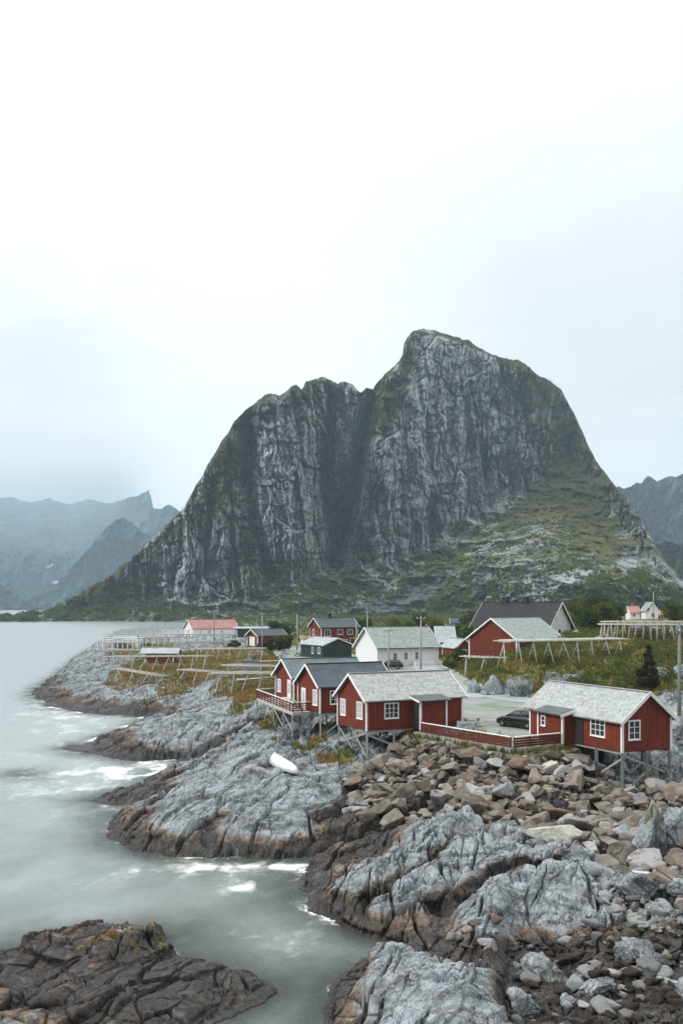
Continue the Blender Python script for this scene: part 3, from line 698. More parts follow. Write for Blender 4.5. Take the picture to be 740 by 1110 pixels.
def bulge(PX, PY, D):
    B = 0
    B = B + 130*np.exp(-(line_d(PX,PY,GUL)/9)**2)
    B = B + 85*g2(PX,PY,358,545,14,70,-.1) + 35*g2(PX,PY,358,470,10,40)
    B = B + 45*np.exp(-(line_d(PX,PY,GUL2)/7)**2)
    B = B - 45*g2(PX,PY,302,530,22,85,-.1)
    B = B - 34*g2(PX,PY,418,540,26,90) - 30*g2(PX,PY,480,450,45,100)
    for (p0,p1,w,dd) in [((523,486),(528,548),4.5,26),((470,540),(468,600),4,16),((505,520),(510,560),3.5,14),((548,500),(556,536),4,16),((455,420),(470,520),3,12),((440,440),(430,600),3.5,14),((497,400),(512,500),2.6,9),
                        ((560,420),(590,520),4,12),((590,430),(620,500),4,12),((318,430),(330,520),3,12),((235,520),(215,640),4,14),((250,560),(262,650),4,16),((195,600),(180,660),4,12),((385,500),(395,610),3,9),((405,470),(398,600),2.8,12)]:
        B = B + dd*np.exp(-(line_d(PX,PY,[p0,p1])/w)**2)
    # the grassy knoll that stands in front on the right
    cl = interp_pts(CL, PX.ravel()).reshape(PX.shape)
    kn = g2(PX,PY,640,632,105,42,.12); B = B - 170*kn
    B = B - 30*g2(PX,PY,560,590,60,28,-.35)
    cliff = sst(6, -14, PY-cl)
    wxx = PX + 3.5*perlin(PX/26, PY/40, 33)+1.2*perlin(PX/7,PY/9,34); wyy = PY + 8*perlin(PX/24, PY/30, 35)
    lean = wxx + (wyy-500)*.14*np.tanh((wxx-430)/120) 
    vert = ridged(lean/17, wyy/95, 3, 45)-.45; vert2 = ridged(lean/6.5, wyy/42, 3, 47)-.45; vert3 = ridged(lean/2.7, wyy/14, 3, 49)-.45
    B = B - cliff*(17*vert + 8*vert2 + 3.0*vert3)
    w1, w2, wc, a1, a2 = worley(lean/19, wyy/52, 53); B = B + cliff*(20*(wc-.5) + 16*((wc*7.1%1)-.5)*a1*2 + 9*((wc*3.7%1)-.5)*a2*2 + 9*sst(.12,0,w2-w1))
    w1, w2, wc, a1, a2 = worley(lean/7.5, wyy/17, 55); B = B + cliff*(9*(wc-.5) + 9*((wc*7.1%1)-.5)*a1*2 + 5*((wc*3.7%1)-.5)*a2 + 6*sst(.14,0,w2-w1))
    w1, w2, wc, a1, a2 = worley(lean/3+5, wyy/5, 57); B = B + cliff*(4.5*(wc-.5)+3*((wc*7.1%1)-.5)*a1+2.5*sst(.16,0,w2-w1))
    B = B - (1-cliff)*(30*(ridged((PX+PY*1.2)/60, (PY-PX*.35)/26, 4, 65, .42)-.45) + 10*fbm(PX/6, PY/3.5, 4, 67) + 2.5*fbm(PX/2, PY/1.4, 3, 69))
    lf = ((PY+.22*PX)/21+1.1*fbm(PX/38,PY/30,3,58)) % 1.0; B = B + cliff*9*(sst(0,.12,lf)*(1-lf)-.4)*(.4+.9*sst(-.2,.3,fbm(PX/30,PY/20,2,60)))
    B = B - 3.2*fbm(PX/2.6, PY/4, 3, 59)
    edge = sst(0, 10, PY-sil(PX[0])[None,:])
    return B*(.25+.75*edge)*sst(677,668,PY)
def attrs(PX, PY, V, nrow):
    nz = slope_of(V)
    cl = interp_pts(CL, PX.ravel()).reshape(PX.shape)
    ap = sst(-6, 14, PY-cl)
    veg = .61*ap + .16*(1-ap) + .34*sst(.2,.45,nz)*(1-ap)
    for a,b,sx,sy,w,rot in [(120,650,60,25,.5,0),(190,590,22,50,.30,.6),(240,520,22,60,.38,.35),(255,470,18,40,.35,.4),(330,425,30,12,.35,0),(420,440,16,36,.52,.35),(445,380,10,26,.45,.2),(500,366,40,6,.7,.3),(575,400,40,12,.45,.6),(352,540,20,70,.16,0),(350,480,12,50,.2,0),
        (618,520,36,60,.38,-.6),(660,580,30,50,.34,-.6),(570,550,60,22,.30,-.4),(300,620,40,20,.3,0),(275,560,10,60,.4,0),(420,425,14,20,.4,0),(590,450,22,60,.22,-.5),(260,600,14,40,.25,0),(395,430,10,14,.2,0),(470,605,40,12,.2,-.3),(640,480,14,70,.35,-.5)]:
        veg = veg + w*g2(PX,PY,a,b,sx,sy,rot)
    for a,b,sx,sy,w,rot in [(305,540,22,70,.55,-.1),(190,610,20,22,.4,-.6),(225,610,14,40,.35,.3),(425,550,20,60,.4,0),(590,640,46,7,.95,-.38),(560,655,30,8,.7,-.3),(700,640,45,7,.5,.75),(480,450,30,90,.35,0),(680,600,10,50,.35,-.5),(160,655,30,12,.4,-.4),(215,655,14,16,.35,0),(560,520,30,40,.25,0),(520,550,22,20,.3,0)]:
        veg = veg - w*g2(PX,PY,a,b,sx,sy,rot)
    scree = np.clip(1.15*g2(PX,PY,425,656,46,13,-.25)+.9*g2(PX,PY,462,634,30,9,-.55)+.8*g2(PX,PY,275,657,38,12,-.3)+.5*g2(PX,PY,505,640,26,9,-.4)+.5*g2(PX,PY,390,664,26,8,0)+ .4*g2(PX,PY,540,625,26,9,-.4), 0, 1)
    pale = .72 + .5*g2(PX,PY,305,540,26,75,-.1)+.35*g2(PX,PY,470,440,40,90)+.3*g2(PX,PY,425,550,20,60)+.25*g2(PX,PY,190,610,24,26,-.6)+.25*g2(PX,PY,520,560,30,14,-.4)+.7*g2(PX,PY,585,640,50,9,-.38)-.26*g2(PX,PY,356,545,17,75,-.1)-.35*g2(PX,PY,600,450,40,80,-.5)-.5*g2(PX,PY,525,518,7,34)-.2*g2(PX,PY,250,520,28,90,.4)  # rock also painted darker in the cleft and cave slit, deepening their shade
    return {'veg':veg, 'scree':scree, 'pale':pale}
def m_mountain(name, snow=False):
    n = NT(name); P = n.geo(); S = n.sep(P)
    st = n.vec('MULTIPLY', n.vec('ADD', P, n.vec('SCALE', n.noise(P, .02, 4, .6, col=True), 22.)), (1,.5,.26)); med = n.noise(st, .09, 6, .68, .4); fin = n.noise(n.vec('MULTIPLY', P, (1,.5,.3)), .35, 5, .7)
    iso = n.noise(P, .06, 6, .65)
    pale = n.attr('pale')
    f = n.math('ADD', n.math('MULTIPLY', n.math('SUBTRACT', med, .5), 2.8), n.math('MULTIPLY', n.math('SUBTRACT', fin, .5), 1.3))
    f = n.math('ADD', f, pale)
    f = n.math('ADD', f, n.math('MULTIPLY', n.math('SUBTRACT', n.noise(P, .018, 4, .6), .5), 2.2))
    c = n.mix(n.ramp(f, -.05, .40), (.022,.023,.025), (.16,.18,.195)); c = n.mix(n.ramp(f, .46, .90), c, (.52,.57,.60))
    c = n.mix(n.ramp(n.noise(st, .05, 5, .6), .52, .70, 0, .6), c, (.15,.115,.085))
    cr = n.voro(n.vec('ADD', n.vec('MULTIPLY', P, (.16,.05,.035)), n.vec('SCALE', n.noise(P, .05, 4, .6, col=True))), 1., 'DISTANCE_TO_EDGE')
    c = n.mix(n.ramp(cr, 0, .06, .7, 0), c, (.03,.03,.032))
    v = n.math('ADD', n.attr('veg'), n.math('ADD', n.math('MULTIPLY', n.math('SUBTRACT', iso, .5), 1.5), n.math('MULTIPLY', n.math('SUBTRACT', fin, .5), .9)))
    vc = n.mix(n.ramp(n.noise(P, .022, 5, .65), .40, .62), (.034,.048,.012), (.185,.20,.040)); vc = n.mix(n.ramp(S[2], 60, 120, 0, .6), vc, (.088,.080,.030))
    vc = n.mix(n.ramp(n.noise(P, .12, 5, .7), .5, .68, 0, .85), vc, (.022,.032,.012))
    vc = n.mix(n.ramp(n.noise(P, .03, 4, .6), .6, .75, 0, .6), vc, (.11,.078,.035))
    vc = n.mix(n.ramp(n.noise(P, .5, 3, .7), .55, .75, 0, .5), vc, (.17,.17,.07))
    vm = n.ramp(v, .50, .70)
    c = n.mix(vm, c, vc)
    sc = n.mix(n.ramp(n.noise(P, .6, 4, .8), .35, .7), (.09,.105,.115), (.27,.30,.31))
    c = n.mix(n.ramp(n.math('ADD', n.attr('scree'), n.math('MULTIPLY', n.math('SUBTRACT', n.noise(P, .07, 5, .7), .5), 1.0)), .42, .6), c, sc)
    sh = n.ramp(n.math('ADD', S[2], n.math('MULTIPLY', n.noise(P,.05,3), 8)), 9, 4); c = n.mix(n.math('MULTIPLY', sh, .8), c, n.mix(n.noise(P,.3,3), (.10,.10,.09), (.34,.35,.34)))
    h = n.math('ADD', n.math('MULTIPLY', fin, 1.2), n.math('ADD', med, n.math('MULTIPLY', n.noise(P, .9, 3, .7), .5)))
    return n.set(c, .9, n.bump(h, 1.0, 4.5), spec=.15)
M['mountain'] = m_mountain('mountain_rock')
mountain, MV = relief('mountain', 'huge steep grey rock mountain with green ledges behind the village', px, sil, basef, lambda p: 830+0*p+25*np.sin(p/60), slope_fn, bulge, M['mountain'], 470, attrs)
px_m = px

# ---- distant ranges
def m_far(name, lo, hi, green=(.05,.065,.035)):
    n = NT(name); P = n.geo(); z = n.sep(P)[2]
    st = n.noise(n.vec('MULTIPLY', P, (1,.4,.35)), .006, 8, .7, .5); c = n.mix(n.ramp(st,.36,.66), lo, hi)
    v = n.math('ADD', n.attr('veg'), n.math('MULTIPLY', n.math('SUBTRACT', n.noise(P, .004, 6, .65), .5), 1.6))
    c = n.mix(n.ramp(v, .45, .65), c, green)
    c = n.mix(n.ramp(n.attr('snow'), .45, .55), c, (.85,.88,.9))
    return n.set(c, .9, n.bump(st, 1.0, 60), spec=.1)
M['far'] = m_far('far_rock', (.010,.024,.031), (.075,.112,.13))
def far_bulge(amp, sc, seed):
    def f(PX, PY, D):
        b = -amp*(ridged(PX/sc, PY/(sc*2.2)+PX/(sc*3), 5, seed, .6)-.45) - amp*.3*fbm(PX/(sc*.2), PY/(sc*.3), 3, seed+3)
        return b*sst(0, .1, (674-PY)/60)
    return f
def far_attrs(snow=None, vlow=640):
    def f(PX, PY, V, nrow):
        D = V[...,1]; s = np.zeros(PX.shape)
        for (a,b,sx,sy,rot) in snow or []: s = np.maximum(s, g2(PX,PY,a,b,sx,sy,rot)*(1.0+.6*fbm(PX/2.5,PY/2,3,4)))
        return {'veg': .55*sst(vlow-25, vlow+15, PY)+.15, 'snow': s}
    return f
pf = np.arange(-220, 262, 1.3)
fs = lambda p: 2.2*ridged(p/22,0*p,4,9)-1.5+interp_pts([(-220,520),(-60,534),(-20,541),(10,539),(32,545),(52,541),(75,547),(96,541),(118,546),(140,540),(150,537),(157,533),(161,532),(164,541),(166,552),(172,552),(178,550),(183,547),(190,551),(197,557),(215,568),(262,610)], p)+1.3*fbm(p/4,0*p,3,3)
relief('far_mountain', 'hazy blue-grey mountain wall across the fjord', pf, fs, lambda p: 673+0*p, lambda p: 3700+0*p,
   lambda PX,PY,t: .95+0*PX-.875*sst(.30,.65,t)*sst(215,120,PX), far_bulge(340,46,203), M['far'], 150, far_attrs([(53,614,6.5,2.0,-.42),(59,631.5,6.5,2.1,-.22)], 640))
rs = lambda p: interp_pts([(-20,668),(20,655),(55,640),(80,612),(100,590),(115,572),(126,563),(133,561),(142,566),(155,577),(170,586),(190,600),(230,640),(262,668)], p)+1.6*fbm(p/5,0*p,4,13)
pr = np.arange(-20, 262, 1.2)
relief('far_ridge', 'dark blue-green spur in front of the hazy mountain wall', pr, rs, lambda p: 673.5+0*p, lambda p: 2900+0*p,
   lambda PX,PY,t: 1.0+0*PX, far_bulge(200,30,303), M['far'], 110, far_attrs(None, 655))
rl = lambda p: interp_pts([(-220,600),(-60,608),(-10,626),(10,640),(30,654),(60,664),(110,669),(262,670)], p)+.8*fbm(p/5,0*p,4,17)
pl = np.arange(-220, 262, 1.5)
relief('far_shore', 'low dark wooded slope at the foot of the far mountains', pl, rl, lambda p: 673.8+0*p, lambda p: 2400+0*p,
   lambda PX,PY,t: .6+0*PX, far_bulge(90,18,403), M['far'], 60, far_attrs(None, 610))
pq = np.arange(600, 980, 1.1)
qs = lambda p: interp_pts([(600,560),(650,545),(664,529),(671,527),(676,530),(684,527),(690,523),(695,524),(701,516),(706,517),(711,522),(718,519),(725,516),(733,517),(742,512),(770,500),(830,480),(980,470)], p)+1.2*fbm(p/3,0*p,4,23)
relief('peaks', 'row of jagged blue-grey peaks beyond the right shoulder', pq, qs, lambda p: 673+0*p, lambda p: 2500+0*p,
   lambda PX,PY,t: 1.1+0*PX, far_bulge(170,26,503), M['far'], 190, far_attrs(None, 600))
pq2 = np.arange(640, 980, 1.1)
q2 = lambda p: interp_pts([(640,585),(690,578),(720,585),(735,590),(760,575),(830,560),(980,540)], p)+2*fbm(p/6,0*p,4,29)
relief('dark_spur', 'dark lower rock spur below the jagged peaks', pq2, q2, lambda p: 673+0*p, lambda p: 1500+0*p,
   lambda PX,PY,t: .9+0*PX, far_bulge(80,22,603), M['far'], 120, far_attrs(None, 600))
# ================================================================= BUILDINGS
class Fr:
    """local frame: origin at a wall corner on the floor, a = along the long wall, g = along the gable (into the house)"""
    def __init__(s, o, a, g): s.o = Vector(o); s.a = Vector((a[0],a[1],0)).normalized(); s.g = Vector((g[0],g[1],0)).normalized()
    def P(s, u, v, z): return s.o + s.a*u + s.g*v + Vector((0,0,z))
def fbox(mb, f, u0,u1,v0,v1,z0,z1):
    return mb.hexa([f.P(u0,v0,z0),f.P(u1,v0,z0),f.P(u1,v1,z0),f.P(u0,v1,z0),f.P(u0,v0,z1),f.P(u1,v0,z1),f.P(u1,v1,z1),f.P(u0,v1,z1)])
def gable_walls(f, L, W, h, r, mat, root, z0=0, under=True):
    mb = MB(); P = f.P
    def q(pts, uv): mb.poly(pts, uv)
    q([P(0,0,z0),P(L,0,z0),P(L,0,h),P(0,0,h)], [(0,0),(L,0),(L,h-z0),(0,h-z0)])
    q([P(L,W,z0),P(0,W,z0),P(0,W,h),P(L,W,h)], [(0,0),(L,0),(L,h-z0),(0,h-z0)])
    for u in (0, L):
        q([P(u,0,z0),P(u,W,z0),P(u,W,h),P(u,W/2,h+r),P(u,0,h)], [(0,0),(W,0),(W,h-z0),(W/2,h+r-z0),(0,h-z0)])
    q([P(0,0,z0),P(0,W,z0),P(L,W,z0),P(L,0,z0)], [(0,0),(0,0),(0,0),(0,0)])
    q([P(0,0,h),P(L,0,h),P(L,W/2,h+r),P(0,W/2,h+r)], None); q([P(0,W,h),P(L,W,h),P(L,W/2,h+r),P(0,W/2,h+r)], None)
    n = len(mb.v)
    return mb.build('wall', mat, root)
def gable_roof(f, L, W, h, r, mat, root, oe=.3, og=.3, th=.1, lift=.03):
    """one mesh: two slabs meeting at the ridge; UV metres along ridge / down slope"""
    mb = MB(); P = f.P; k = r/(W/2)
    prof = [(-oe, h-oe*k+lift), (W/2, h+r+lift), (W+oe, h-oe*k+lift)]
    sl = math.hypot(W/2+oe, r+oe*k)
    for (a, b, sgn) in ((prof[0], prof[1], 1), (prof[2], prof[1], -1)):
        A,B,C,D = P(-og,a[0],a[1]+th),P(L+og,a[0],a[1]+th),P(L+og,b[0],b[1]+th),P(-og,b[0],b[1]+th)
        A2,B2,C2,D2 = P(-og,a[0],a[1]),P(L+og,a[0],a[1]),P(L+og,b[0],b[1]),P(-og,b[0],b[1])
        LL = L+2*og
        mb.poly([A,B,C,D], [(0,0),(LL,0),(LL,sl),(0,sl)]); mb.poly([A2,B2,C2,D2])
        mb.poly([A,B,B2,A2]); mb.poly([A,D,D2,A2]); mb.poly([B,C,C2,B2])
    rf = mb.build('roof', mat, root)
    cap = MB().beam(P(-og,W/2,h+r+lift+th+.01), P(L+og,W/2,h+r+lift+th+.01), .26, .05)
    cap.build('ridge_cap', mat, rf)
    return rf
def barge(f, L, W, h, r, mat, root, oe=.3, og=.3, wd=.20, lift=.03, ends=(0,1)):
    k = r/(W/2)
    for e in ends:
        u = -og-.02 if e == 0 else L+og+.02
        for s in (0, 1):
            v0 = -oe-.03 if s == 0 else W+oe+.03
            z0 = h-(oe+.03)*k+lift+.02
            MB().beam(f.P(u,v0,z0), f.P(u,W/2,h+r+lift+.02), .045, wd, up=(0,0,1)).build('bargeboard', mat, root)
def corners(f, L, W, h, mat, root, which=((0,0),(1,0),(0,1),(1,1)), wd=.14, z0=0):
    for a, b in which:
        u = 0 if a == 0 else L; v = 0 if b == 0 else W
        su = -1 if a == 0 else 1; sv = -1 if b == 0 else 1
        fbox(MB(), f, u-(.03 if su<0 else wd-.03), u+(wd-.03 if su<0 else .03), v-(.03 if sv<0 else wd-.03), v+(wd-.03 if sv<0 else .03), z0-.03, h+.02).build('corner_board', mat, root)
def wall_frame(f, side, L, W):
    """(frame on a wall: x along the wall, y outwards)"""
    if side == 'front': return lambda t, o, z: f.P(t, -o, z)
    if side == 'back': return lambda t, o, z: f.P(t, W+o, z)
    if side == 'gable0': return lambda t, o, z: f.P(-o, t, z)
    return lambda t, o, z: f.P(L+o, t, z)
def hb(mb, Q, t0,t1,o0,o1,z0,z1):
    return mb.hexa([Q(t0,o0,z0),Q(t1,o0,z0),Q(t1,o1,z0),Q(t0,o1,z0),Q(t0,o0,z1),Q(t1,o0,z1),Q(t1,o1,z1),Q(t0,o1,z1)])
def window(f, side, L, W, t, z, w, h, nx, nz, root, trim, glass='glass', fw=.10, name='window'):
    Q = wall_frame(f, side, L, W); mb = MB(); t0, t1 = t-w/2, t+w/2; z1 = z+h
    hb(mb,Q,t0-fw,t0,0.002,.06,z-fw,z1+fw); hb(mb,Q,t1,t1+fw,0.002,.06,z-fw,z1+fw)
    hb(mb,Q,t0,t1,0.002,.057,z-fw,z); hb(mb,Q,t0,t1,0.002,.057,z1,z1+fw)
    hb(mb,Q,t0-fw-.03,t1+fw+.03,.003,.10,z-fw-.035,z-fw-.002)
    for i in range(1, nx):
        x = t0+(t1-t0)*i/nx; hb(mb,Q,x-.028,x+.028,.012,.048,z,z1)
    for i in range(1, nz):
        q = z+h*i/nz; hb(mb,Q,t0,t1,.014,.040,q-.018,q+.018)
    fr = mb.build(name, trim, root)
    g = MB(); hb(g,Q,t0,t1,.006,.016,z,z1); g.build('pane', M[glass], fr)
    return fr
def door(f, side, L, W, t, z, w, h, root, mat, trim, glazed=False, fw=.09):
    Q = wall_frame(f, side, L, W); mb = MB(); t0, t1 = t-w/2, t+w/2
    hb(mb,Q,t0,t1,.004,.045,z,z+h); dr = mb.build('door', mat, root)
    c = MB(); hb(c,Q,t0-fw,t0,.003,.06,z,z+h+fw); hb(c,Q,t1,t1+fw,.003,.06,z,z+h+fw); hb(c,Q,t0,t1,.003,.058,z+h,z+h+fw); c.build('frame', trim, dr)
    if glazed:
        g = MB(); hb(g,Q,t0+.15,t1-.15,.046,.052,z+h*.35,z+h-.2); g.build('pane', M['lace'], dr)
    k = MB(); hb(k,Q,t1-.14,t1-.05,.046,.085,z+h*.47,z+h*.47+.03); k.build('handle', M['metal'], dr)
    return dr
def stilts(f, spots, root, mat, w=.15, braces=(), bm=None, sink=.25):
    tops = {}
    for i,(u,v) in enumerate(spots):
        p = f.P(u,v,0); zb = terrain_z(p.x,p.y)-sink-p.z
        zb = min(zb, -.3)
        MB().beam(f.P(u,v,-.0), f.P(u,v,zb), w).build('post', mat, root); tops[i] = zb
    for (i,ti,j,tj) in braces:
        (u0,v0),(u1,v1) = spots[i], spots[j]
        MB().beam(f.P(u0,v0,tops[i]*ti-.05)+f.P(0,0,0)*0, f.P(u1,v1,tops[j]*tj-.05), .05, .15, up=(0,0,1)).build('brace', bm or mat, root)
def joists(f, L, W, root, mat):
    mb = MB(); 
    for v in (.15, W/2, W-.15): mb.beam(f.P(-.02,v,-.10), f.P(L+.02,v,-.10), .14, .16)
    mb.build('floor_beam', mat, root)
def chimney(f, u, W, h, r, root, mat, w=.55, up=.8, v=None):
    v = W/2 if v is None else v
    mb = MB(); fbox(mb, f, u-w/2,u+w/2, v-w/2,v+w/2, h+r-.5, h+r+up); c = mb.build('chimney', mat, root)
    k = MB(); fbox(k, f, u-w/2-.06,u+w/2+.06, v-w/2-.06,v+w/2+.06, h+r+up+.002, h+r+up+.09); k.build('chimney_cap', M['concrete'], c)
def frame_from(corner, a, gsign, z):
    a = Vector(a).normalized(); g = Vector((-a.y, a.x))*gsign
    return Fr((corner[0],corner[1],z), (a.x,a.y), (g.x,g.y))

RED_G = 'red cabins on the rocky shore'
# ---------------- cabin in the middle (slate roof, on stilts)
FM = frame_from((2.0,80.0), (.896,.443), 1, 4.8); L, W, h, r = 9.15, 5.3, 2.5, 1.85
cm = empty('cabin', FM.P(0,0,0), 'red stilt cabin with pale mossy slate roof at the left end of the red fence', 'cabin', RED_G)
gable_walls(FM, L, W, h, r, M['red'], cm); gable_roof(FM, L, W, h, r, M['slate'], cm); barge(FM, L, W, h, r, M['trim'], cm); corners(FM, L, W, h, M['trim'], cm)
window(FM,'front',L,W,2.3,.98,1.15,1.1,3,3,cm,M['trim']); window(FM,'gable0',L,W,1.12,.95,.85,1.2,2,3,cm,M['trim'],'lace'); window(FM,'gable0',L,W,4.16,.95,.8,1.2,2,3,cm,M['trim'],'lace')
sp = [(.1,.1),(.1,2.6),(.1,5.2),(2.6,.1),(2.6,5.2),(2.6,2.6),(1.3,5.2),(5.2,.1)]
stilts(FM, sp, cm, M['wood'], .17, [(0,.05,2,.85),(0,.85,1,.1),(0,.1,3,.8),(2,.1,1,.9)]); joists(FM, L, W, cm, M['wood'])
def porch(f, u0, u1, out, zt, zo, root, matw, trim, roofmat, dark_side=None, z0=0.0, win=None):
    # lean-to: red boarded box, white corner posts, flat dark roof
    mb = MB(); P = f.P; zr = zo-.06
    mb.poly([P(u0,-out,z0),P(u1,-out,z0),P(u1,-out,zr),P(u0,-out,zr)], [(0,0),(u1-u0,0),(u1-u0,zr),(0,zr)])
    for u in (u0,u1): mb.poly([P(u,-out,z0),P(u,0.02,z0),P(u,.02,zt-.08),P(u,-out,zr)], [(0,0),(out,0),(out,zt),(0,zr)])
    mb.poly([P(u0,-out,z0),P(u1,-out,z0),P(u1,.02,z0),P(u0,.02,z0)]); mb.poly([P(u0,-out,zr),P(u1,-out,zr),P(u1,.02,zt-.08),P(u0,.02,zt-.08)])
    pw = mb.build('porch', matw, root)
    rf = MB(); a, b, e = u0-.25, u1+.3, out+.35; zo2 = zo-.05
    rf.poly([P(a,-e,zo2+.09),P(b,-e,zo2+.09),P(b,.0,zt+.09),P(a,.0,zt+.09)], [(0,0),(b-a,0),(b-a,e),(0,e)]); rf.poly([P(a,-e,zo2),P(b,-e,zo2),P(b,0,zt),P(a,0,zt)])
    rf.poly([P(a,-e,zo2),P(b,-e,zo2),P(b,-e,zo2+.09),P(a,-e,zo2+.09)]); rf.poly([P(a,-e,zo2),P(a,0,zt),P(a,0,zt+.09),P(a,-e,zo2+.09)]); rf.poly([P(b,-e,zo2),P(b,0,zt),P(b,0,zt+.09),P(b,-e,zo2+.09)])
    rf.build('porch_roof', roofmat, pw)
    for u in (u0,u1):
        c = MB(); fbox(c, f, u-.08,u+.08,-out-.04,-out+.1,z0-.03,zr-.002); c.build('corner_board', trim, pw)
    return pw
pw = porch(FM, 4.3, 6.75, 1.3, 2.62, 2.35, cm, M['red'], M['trim'], M['porchroof'])
MB().beam(FM.P(4.0,-1.6,2.27), FM.P(4.0,0,2.56), .05, .16).build('fascia', M['trim'], pw)
d_ = MB(); fbox(d_, FM, 4.262, 4.292, -1.1, -.15, .05, 2.0); d_.build('door', M['dark'], pw)  # near-black panel covering most of the porch's left side

# ---------------- right-hand cabin
FR = Fr((19.5,69.2,4.67), (-.407,.913), (.913,.407)); L, W, h, r = 11.06, 4.4, 2.25, 1.78
cr_ = empty('cabin', FR.P(0,0,0), 'red stilt cabin with long pale slate roof, nearest and furthest right, beside the parked car', 'cabin', RED_G)
gable_walls(FR, L, W, h, r, M['red'], cr_); gable_roof(FR, L, W, h, r, M['slate'], cr_, oe=.33, og=.35); barge(FR, L, W, h, r, M['trim'], cr_, oe=.33, og=.35, wd=.24); corners(FR, L, W, h, M['trim'], cr_, wd=.17)
window(FR,'front',L,W,2.6,.90,1.45,1.15,3,3,cr_,M['trim']); window(FR,'gable0',L,W,1.05,.92,.85,1.2,2,3,cr_,M['trim']); window(FR,'front',L,W,9.35,1.05,.45,.8,1,2,cr_,M['trim'],'lace')
sp = [(.1,.1),(.1,2.25),(.1,4.3),(2.9,.1),(2.9,4.3),(2.9,2.2)]
stilts(FR, sp, cr_, M['post'], .19, [(0,.05,2,.95),(0,.9,2,.0),(0,.12,3,.85)], M['wood']); joists(FR, L, W, cr_, M['wood'])
pw = porch(FR, 5.4, 8.45, 1.05, 2.42, 2.12, cr_, M['red'], M['trim'], M['porchroof'])
MB().beam(FR.P(5.12,-1.4,2.04), FR.P(5.12,.05,2.42), .05, .2).build('fascia', M['trim'], pw)
fq = Fr(FR.P(0,-1.05,0), FR.a, FR.g); window(fq,'front',1,1,7.75,1.15,.38,.62,1,2,pw,M['trim'])
door(FR,'front',L,W,4.75,.05,.8,2.0,cr_,M['dark'],M['dark'])  # near-black door-sized panel on the dark stretch beside the porch

# ---------------- the two cabins with the deck
F2 = frame_from((-1.97,90.6), (.896,.443), 1, 5.05); L2, W2 = 7.4, 5.0
c2 = empty('cabin', F2.P(0,0,0), 'red cabin with dark blue-grey roof, directly behind the middle slate roofed cabin', 'cabin', RED_G)
gable_walls(F2, L2, W2, 2.52, 1.75, M['red'], c2); gable_roof(F2, L2, W2, 2.52, 1.75, M['felt'], c2, oe=.35, og=.35); barge(F2, L2, W2, 2.52, 1.75, M['trim'], c2, oe=.35, og=.35); corners(F2, L2, W2, 2.52, M['trim'], c2)
door(F2,'gable0',L2,W2,3.54,.03,.8,1.95,c2,M['trim'],M['trim'],True); window(F2,'gable0',L2,W2,.95,.75,.85,1.25,2,3,c2,M['trim'],'lace'); window(F2,'front',L2,W2,1.55,.85,.9,1.1,2,3,c2,M['trim'])
stilts(F2, [(.1,.1),(.1,2.5),(.1,4.9),(3,.1),(3,4.9)], c2, M['wood'], .16, [(0,.05,1,.9),(1,.1,2,.9),(0,.9,3,.1)]); joists(F2, L2, W2, c2, M['wood'])
F1 = frame_from((-4.9,101.9), (.912,.41), 1, 5.05); L1, W1 = 8.0, 5.3
c1 = empty('cabin', F1.P(0,0,0), 'red cabin with faded blue-grey roof at the far end of the deck', 'cabin', RED_G)
gable_walls(F1, L1, W1, 2.45, 1.65, M['red'], c1); gable_roof(F1, L1, W1, 2.45, 1.65, M['felt2'], c1, oe=.35, og=.35); barge(F1, L1, W1, 2.45, 1.65, M['trim'], c1, oe=.35, og=.35); corners(F1, L1, W1, 2.45, M['trim'], c1)
door(F1,'gable0',L1,W1,1.15,.03,.85,2.0,c1,M['trim'],M['trim'],True); window(F1,'gable0',L1,W1,4.1,.75,.9,1.15,2,2,c1,M['trim'],'lace')
stilts(F1, [(.1,.1),(.1,2.6),(.1,5.2),(2.5,.1)], c1, M['wood'], .16); joists(F1, L1, W1, c1, M['wood'])

# ---------------- deck
DZ = 5.0
dk = empty('deck', (-5.5,97,DZ), 'raised timber deck with a red railing round the gables of two red cabins', 'deck')
DP = [(-2.80,92.45),(-4.45,91.6),(-9.0,105.7),(-7.3,107.2),(-5.05,102.05),(-4.35,95.3)]
mb = MB(); top = [Vector((a,b,DZ)) for a,b in DP]; bot = [Vector((a,b,DZ-.14)) for a,b in DP]
mb.poly(top); mb.poly(bot[::-1])
for i in range(6): j = (i+1)%6; mb.poly([bot[i],bot[j],top[j],top[i]])
mb.build('floor', M['woodpale'], dk)
def railing(pts, root, mat, topmat, h=.95, step=1.2, nr=4, dz=0):
    for (a,b) in zip(pts[:-1], pts[1:]):
        a = Vector(a); b = Vector(b); n_ = max(1, round((b-a).length/step))
        for i in range(n_+1):
            p = a.lerp(b, i/n_); MB().beam(p+Vector((0,0,.004)), p+Vector((0,0,h-.06)), .07).build('railing_post', mat, root)
        for k in range(nr):
            z = .18+k*(h-.3)/max(1,nr-1)*.92; MB().beam(a+Vector((0,0,z)), b+Vector((0,0,z)), .025, .11).build('railing_board', mat, root)
        MB().beam(a+Vector((0,0,h)), b+Vector((0,0,h)), .12, .05).build('handrail', topmat, root)
_a = [(x_,y_,DZ) for x_,y_ in DP]
railing([_a[0],_a[1],_a[2],_a[3]], dk, M['red'], M['trim'])
for (a,b) in zip(_a[0:3], _a[1:4]): MB().beam(Vector(a)+Vector((0,0,-.20)), Vector(b)+Vector((0,0,-.20)), .06, .16).build('rim_board', M['woodpale'], dk)
pts = [Vector(_a[1]).lerp(Vector(_a[2]), t) for t in (.02,.25,.5,.75,.98)]+[Vector(_a[0])+Vector((-.2,.1,0)), Vector((-3.9,95.5,DZ)), Vector((-6.0,101.0,DZ))]
